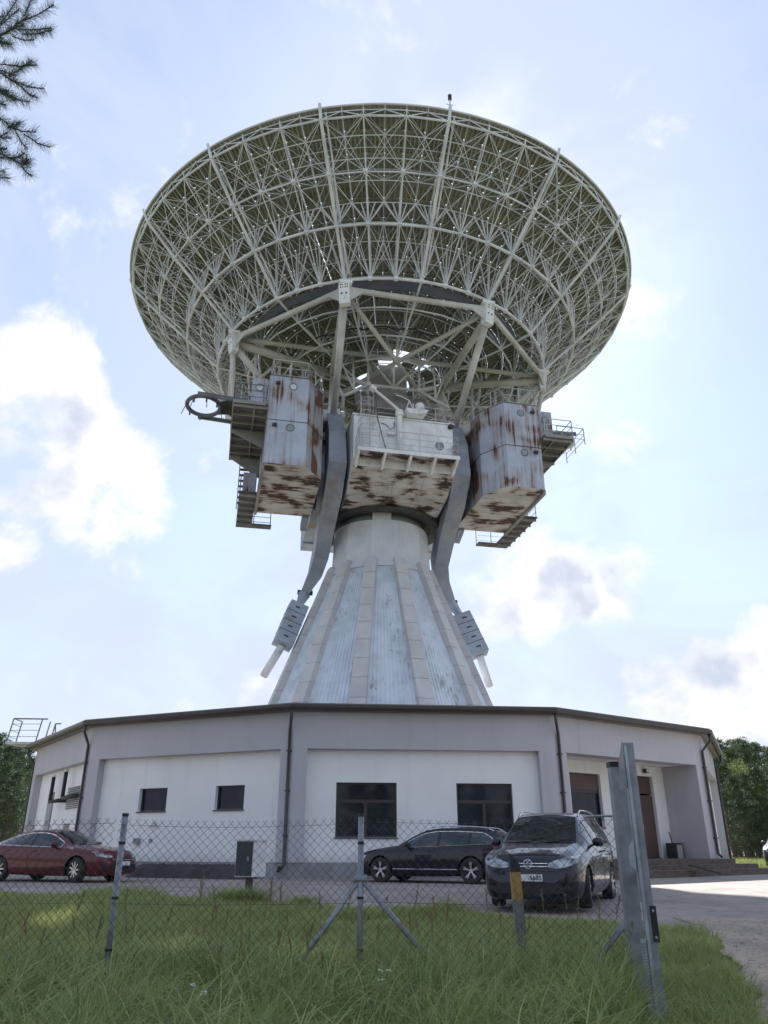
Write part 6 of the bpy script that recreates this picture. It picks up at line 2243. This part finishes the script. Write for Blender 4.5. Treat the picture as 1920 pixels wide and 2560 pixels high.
def tree(kind, var, x, y, s, label, group, rz=None):
    nm = 'pine_tree' if kind == 'pine' else 'birch_tree'
    t = thing(nm, label, 'tree', (x, y, gz(y)), rz if rz is not None else random.uniform(0, 6.28), group)
    s *= 0.86
    t.scale = (s * random.uniform(0.95, 1.1), s * random.uniform(0.95, 1.1), s)
    tm, cm = PROT[(kind, var)]
    put('trunk', tm, t)
    put('crown', cm, t)
    return t
rs_ = random.Random(5)
LBR = 'dark green pine in the wood beyond the entrance side of the yard'
for i, (px, Y, s) in enumerate([(1822, 74, .95), (1838, 66, .80), (1850, 78, 1.10), (1868, 70, .92), (1880, 82, 1.16), (1898, 72, 1.0), (1915, 84, 1.12), (1930, 74, 1.02), (1955, 80, 1.05), (1985, 76, 1.0), (1808, 84, .90), (1845, 90, 1.1), (1862, 62, .62), (1890, 64, .66), (1920, 66, .74), (1832, 60, .50), (1905, 92, 1.2), (2020, 84, 1.1)]):
    x = (px - 960) / FPX * (Y * CP)
    tree('pine', i % 3, x, Y, s, LBR if s > 0.78 else 'short young pine at the front edge of the wood beyond the entrance side', 'pines beyond the entrance side' if s > 0.78 else 'young pines beyond the entrance side')
for (px, Y, s) in ((1893, 76, 1.12), (1876, 67, .86)):
    tree('birch', 0, (px - 960) / FPX * (Y * CP), Y, s, 'light green broadleaf tree among the dark pines beyond the entrance', 'light green trees among the pines')
for i, (px, Y, s) in enumerate([(-60, 66, 1.0), (-25, 72, .95), (-5, 62, .86), (12, 78, 1.05), (22, 66, .80), (34, 76, .88), (44, 84, .86), (56, 80, .70), (-40, 80, 1.1), (4, 58, .62), (30, 60, .50), (-20, 60, .7), (62, 90, .8)]):
    x = (px - 960) / FPX * (Y * CP)
    tree('pine', i % 3, x, Y, s, 'tall grey-green pine in the wood behind the roof stair' if s > 0.78 else 'low young pine at the edge of the wood behind the roof stair', 'pines behind the roof stair' if s > 0.78 else 'young pines behind the roof stair')

# near pine whose branches hang into the frame from the side
np_ = thing('pine_tree', 'tall pine near the fence whose needled branch tips reach over the sky', 'tree', (-7.6, 5.6, gz(5.6)))
base = Vector((-7.6, 5.6, gz(5.6)))
tk = MB()
sp = [Vector((0, 0, -.3)), Vector((0.1, 0, 4)), Vector((0.0, 0.1, 8)), Vector((0.1, 0, 12.5))]
for i in range(3):
    tk.tube(sp[i], sp[i + 1], (0.19, 0.15, 0.11)[i], 14, r2=(0.15, 0.11, 0.03)[i])
tk = tk.build('trunk', M['bark'], np_, smooth=True)
def needles(mb_pts, dirs, n, ln, seed):
    r = np.random.default_rng(seed)
    p = np.repeat(mb_pts, n, 0)
    d = np.repeat(dirs, n, 0)
    k = len(p)
    out = r.normal(0, 1, (k, 3)); out -= d * (out * d).sum(1)[:, None]; out /= np.linalg.norm(out, axis=1)[:, None]
    a = out * 0.95 + d * 0.60 + r.normal(0, .16, (k, 3)); a /= np.linalg.norm(a, axis=1)[:, None]
    b = np.cross(a, r.normal(0, 1, (k, 3))); b /= np.linalg.norm(b, axis=1)[:, None]
    L_ = (ln * r.uniform(0.75, 1.2, k))[:, None]
    w = 0.0015
    p = p + r.normal(0, 0.006, (k, 3))
    V = np.stack([p - b * w, p + b * w, p + a * L_ + b * w * .4, p + a * L_ - b * w * .4], 1).reshape(-1, 3)
    return V, np.arange(k * 4).reshape(-1, 4)
# branch tips given where they show against the sky: list of (start px, tip px) twigs, all about 8 m off
TW = [((-120, 130), (60, 60)), ((-20, 105), (70, 40)), ((40, 60), (135, 12)), ((20, 70), (128, 70)), ((-60, 110), (50, 20)), ((0, 60), (48, -10)), ((60, 40), (85, -20)), ((-100, 60), (10, 40)),
      ((-60, 140), (40, 190)), ((30, 90), (85, 100)), ((55, 85), (130, 75)), ((-50, 20), (20, -30)), ((-20, 95), (30, 110)),
      ((-90, 110), (50, 215)), ((0, 160), (92, 162)), ((20, 190), (80, 150)), ((30, 200), (112, 222)), ((50, 215), (95, 245)), ((-60, 190), (40, 250)), ((-40, 200), (20, 230)), ((20, 235), (75, 255)), ((-30, 240), (15, 262)),
      ((-100, 210), (20, 310)), ((20, 315), (90, 330)), ((60, 335), (125, 368)), ((20, 320), (50, 305)), ((-60, 330), (30, 345)), ((-50, 360), (20, 330)), ((40, 330), (70, 372)),
      ((-80, 330), (50, 408)), ((20, 395), (62, 382)), ((50, 408), (80, 440)), ((55, 405), (72, 398)), ((-60, 400), (15, 430)), ((-20, 430), (25, 445)), ((-50, 360), (18, 372)), ((-10, 380), (15, 395))]
tg = MB()
PT, DR = [], []
rr_ = random.Random(3)
for (a, b) in TW:
    y0 = 5.45 + rr_.uniform(-.35, .35)
    p, q = atY(*a, y0), atY(*b, y0 + rr_.uniform(-.25, .25))
    mid = p.lerp(q, 0.55) + Vector((0, 0, -0.03))
    pts = [p, mid, q]
    loc_pts = [v - base for v in pts]
    tg.path(loc_pts, 0.0055, 5)
    n = max(4, int((q - p).length / 0.016))
    for i in range(n):
        f = i / n
        c = (p.lerp(mid, f / 0.55) if f < 0.55 else mid.lerp(q, (f - 0.55) / 0.45))
        PT.append(c - base); DR.append((q - p).normalized())
tw = stuff(tg.build('twigs', M['bark'], np_, fix=False))
V, F = needles(np.array(PT), np.array(DR), 11, 0.085, 4)
put('needles', big_mesh('needles', V, F, [M['needle']]), np_)
# limbs joining the twigs to the trunk, and the rest of the crown off to the side
lm = MB()
for (px, py, z) in ((-120, 130, 8.2), (-90, 110, 7.9), (-100, 210, 7.2), (-80, 330, 6.2), (-60, 400, 5.8)):
    e = atY(px, py, 5.45) - base
    lm.path([Vector((0.05, 0, e.z - 0.35)), (Vector((0.05, 0, e.z - 0.2)) + e) / 2 + Vector((0, 0, 0.08)), e], 0.028, 7)
lm.build('limb', M['bark'], np_)
r2 = random.Random(8)
cs, rs, lb_ = [], [], MB()
for i in range(60):
    z = 5.2 + 7.2 * i / 60
    a = r2.uniform(math.pi * 0.42, math.pi * 1.72)
    L0 = (2.6 * (1 - i / 60) + 0.5) * r2.uniform(0.7, 1.1)
    e = Vector((math.cos(a) * L0, math.sin(a) * L0, z + L0 * 0.15))
    if (base + e).x > -6.2:
        continue
    lb_.path([Vector((0, 0, z - 0.1)), e], 0.02, 5)
    for q in (0.6, 1.0):
        cs.append(Vector((0, 0, z)).lerp(e, q)); rs.append(0.35)
lb_.build('branch', M['bark'], np_, fix=False)
V, F = sprig_cloud(np.array(cs), np.array(rs), 160, 0.11, 0.6, 77)
put('crown', big_mesh('crown', V, F, [M['needle']]), np_)

# pine wood on the near side of the road, behind where the photographer stands: the windows and cars mirror it
mv, mf, off = [], [], 0
rw = random.Random(12)
for i in range(26):
    x = -46 + i * 3.6 + rw.uniform(-1, 1)
    y = -38 - rw.uniform(0, 18)
    s_ = rw.uniform(0.75, 1.15)
    a = rw.uniform(0, 6.28)
    for me_ in PROT[('pine', i % 3)]:
        n = len(me_.vertices)
        co = np.empty(n * 3, np.float32); me_.vertices.foreach_get('co', co); co = co.reshape(-1, 3)
        tri = [tuple(p.vertices) for p in me_.polygons]
        f3 = np.array([t for t in tri if len(t) == 3], dtype=np.int64)
        if not len(f3):
            f3 = np.array([q for t in tri if len(t) == 4 for q in ((t[0], t[1], t[2]), (t[0], t[2], t[3]))], dtype=np.int64)
        c_, s2 = math.cos(a), math.sin(a)
        P_ = np.column_stack([(co[:, 0] * c_ - co[:, 1] * s2) * s_ + x, (co[:, 0] * s2 + co[:, 1] * c_) * s_ + y, co[:, 2] * s_ + gz(y)])
        mv.append(P_); mf.append(f3 + off); off += n
wood = put('pine_wood', big_mesh('pine_wood', np.concatenate(mv), np.concatenate(mf), [M['needle']]))
stuff(wood); tag(wood, 'dark pine wood across the road that the windows mirror', 'wood')
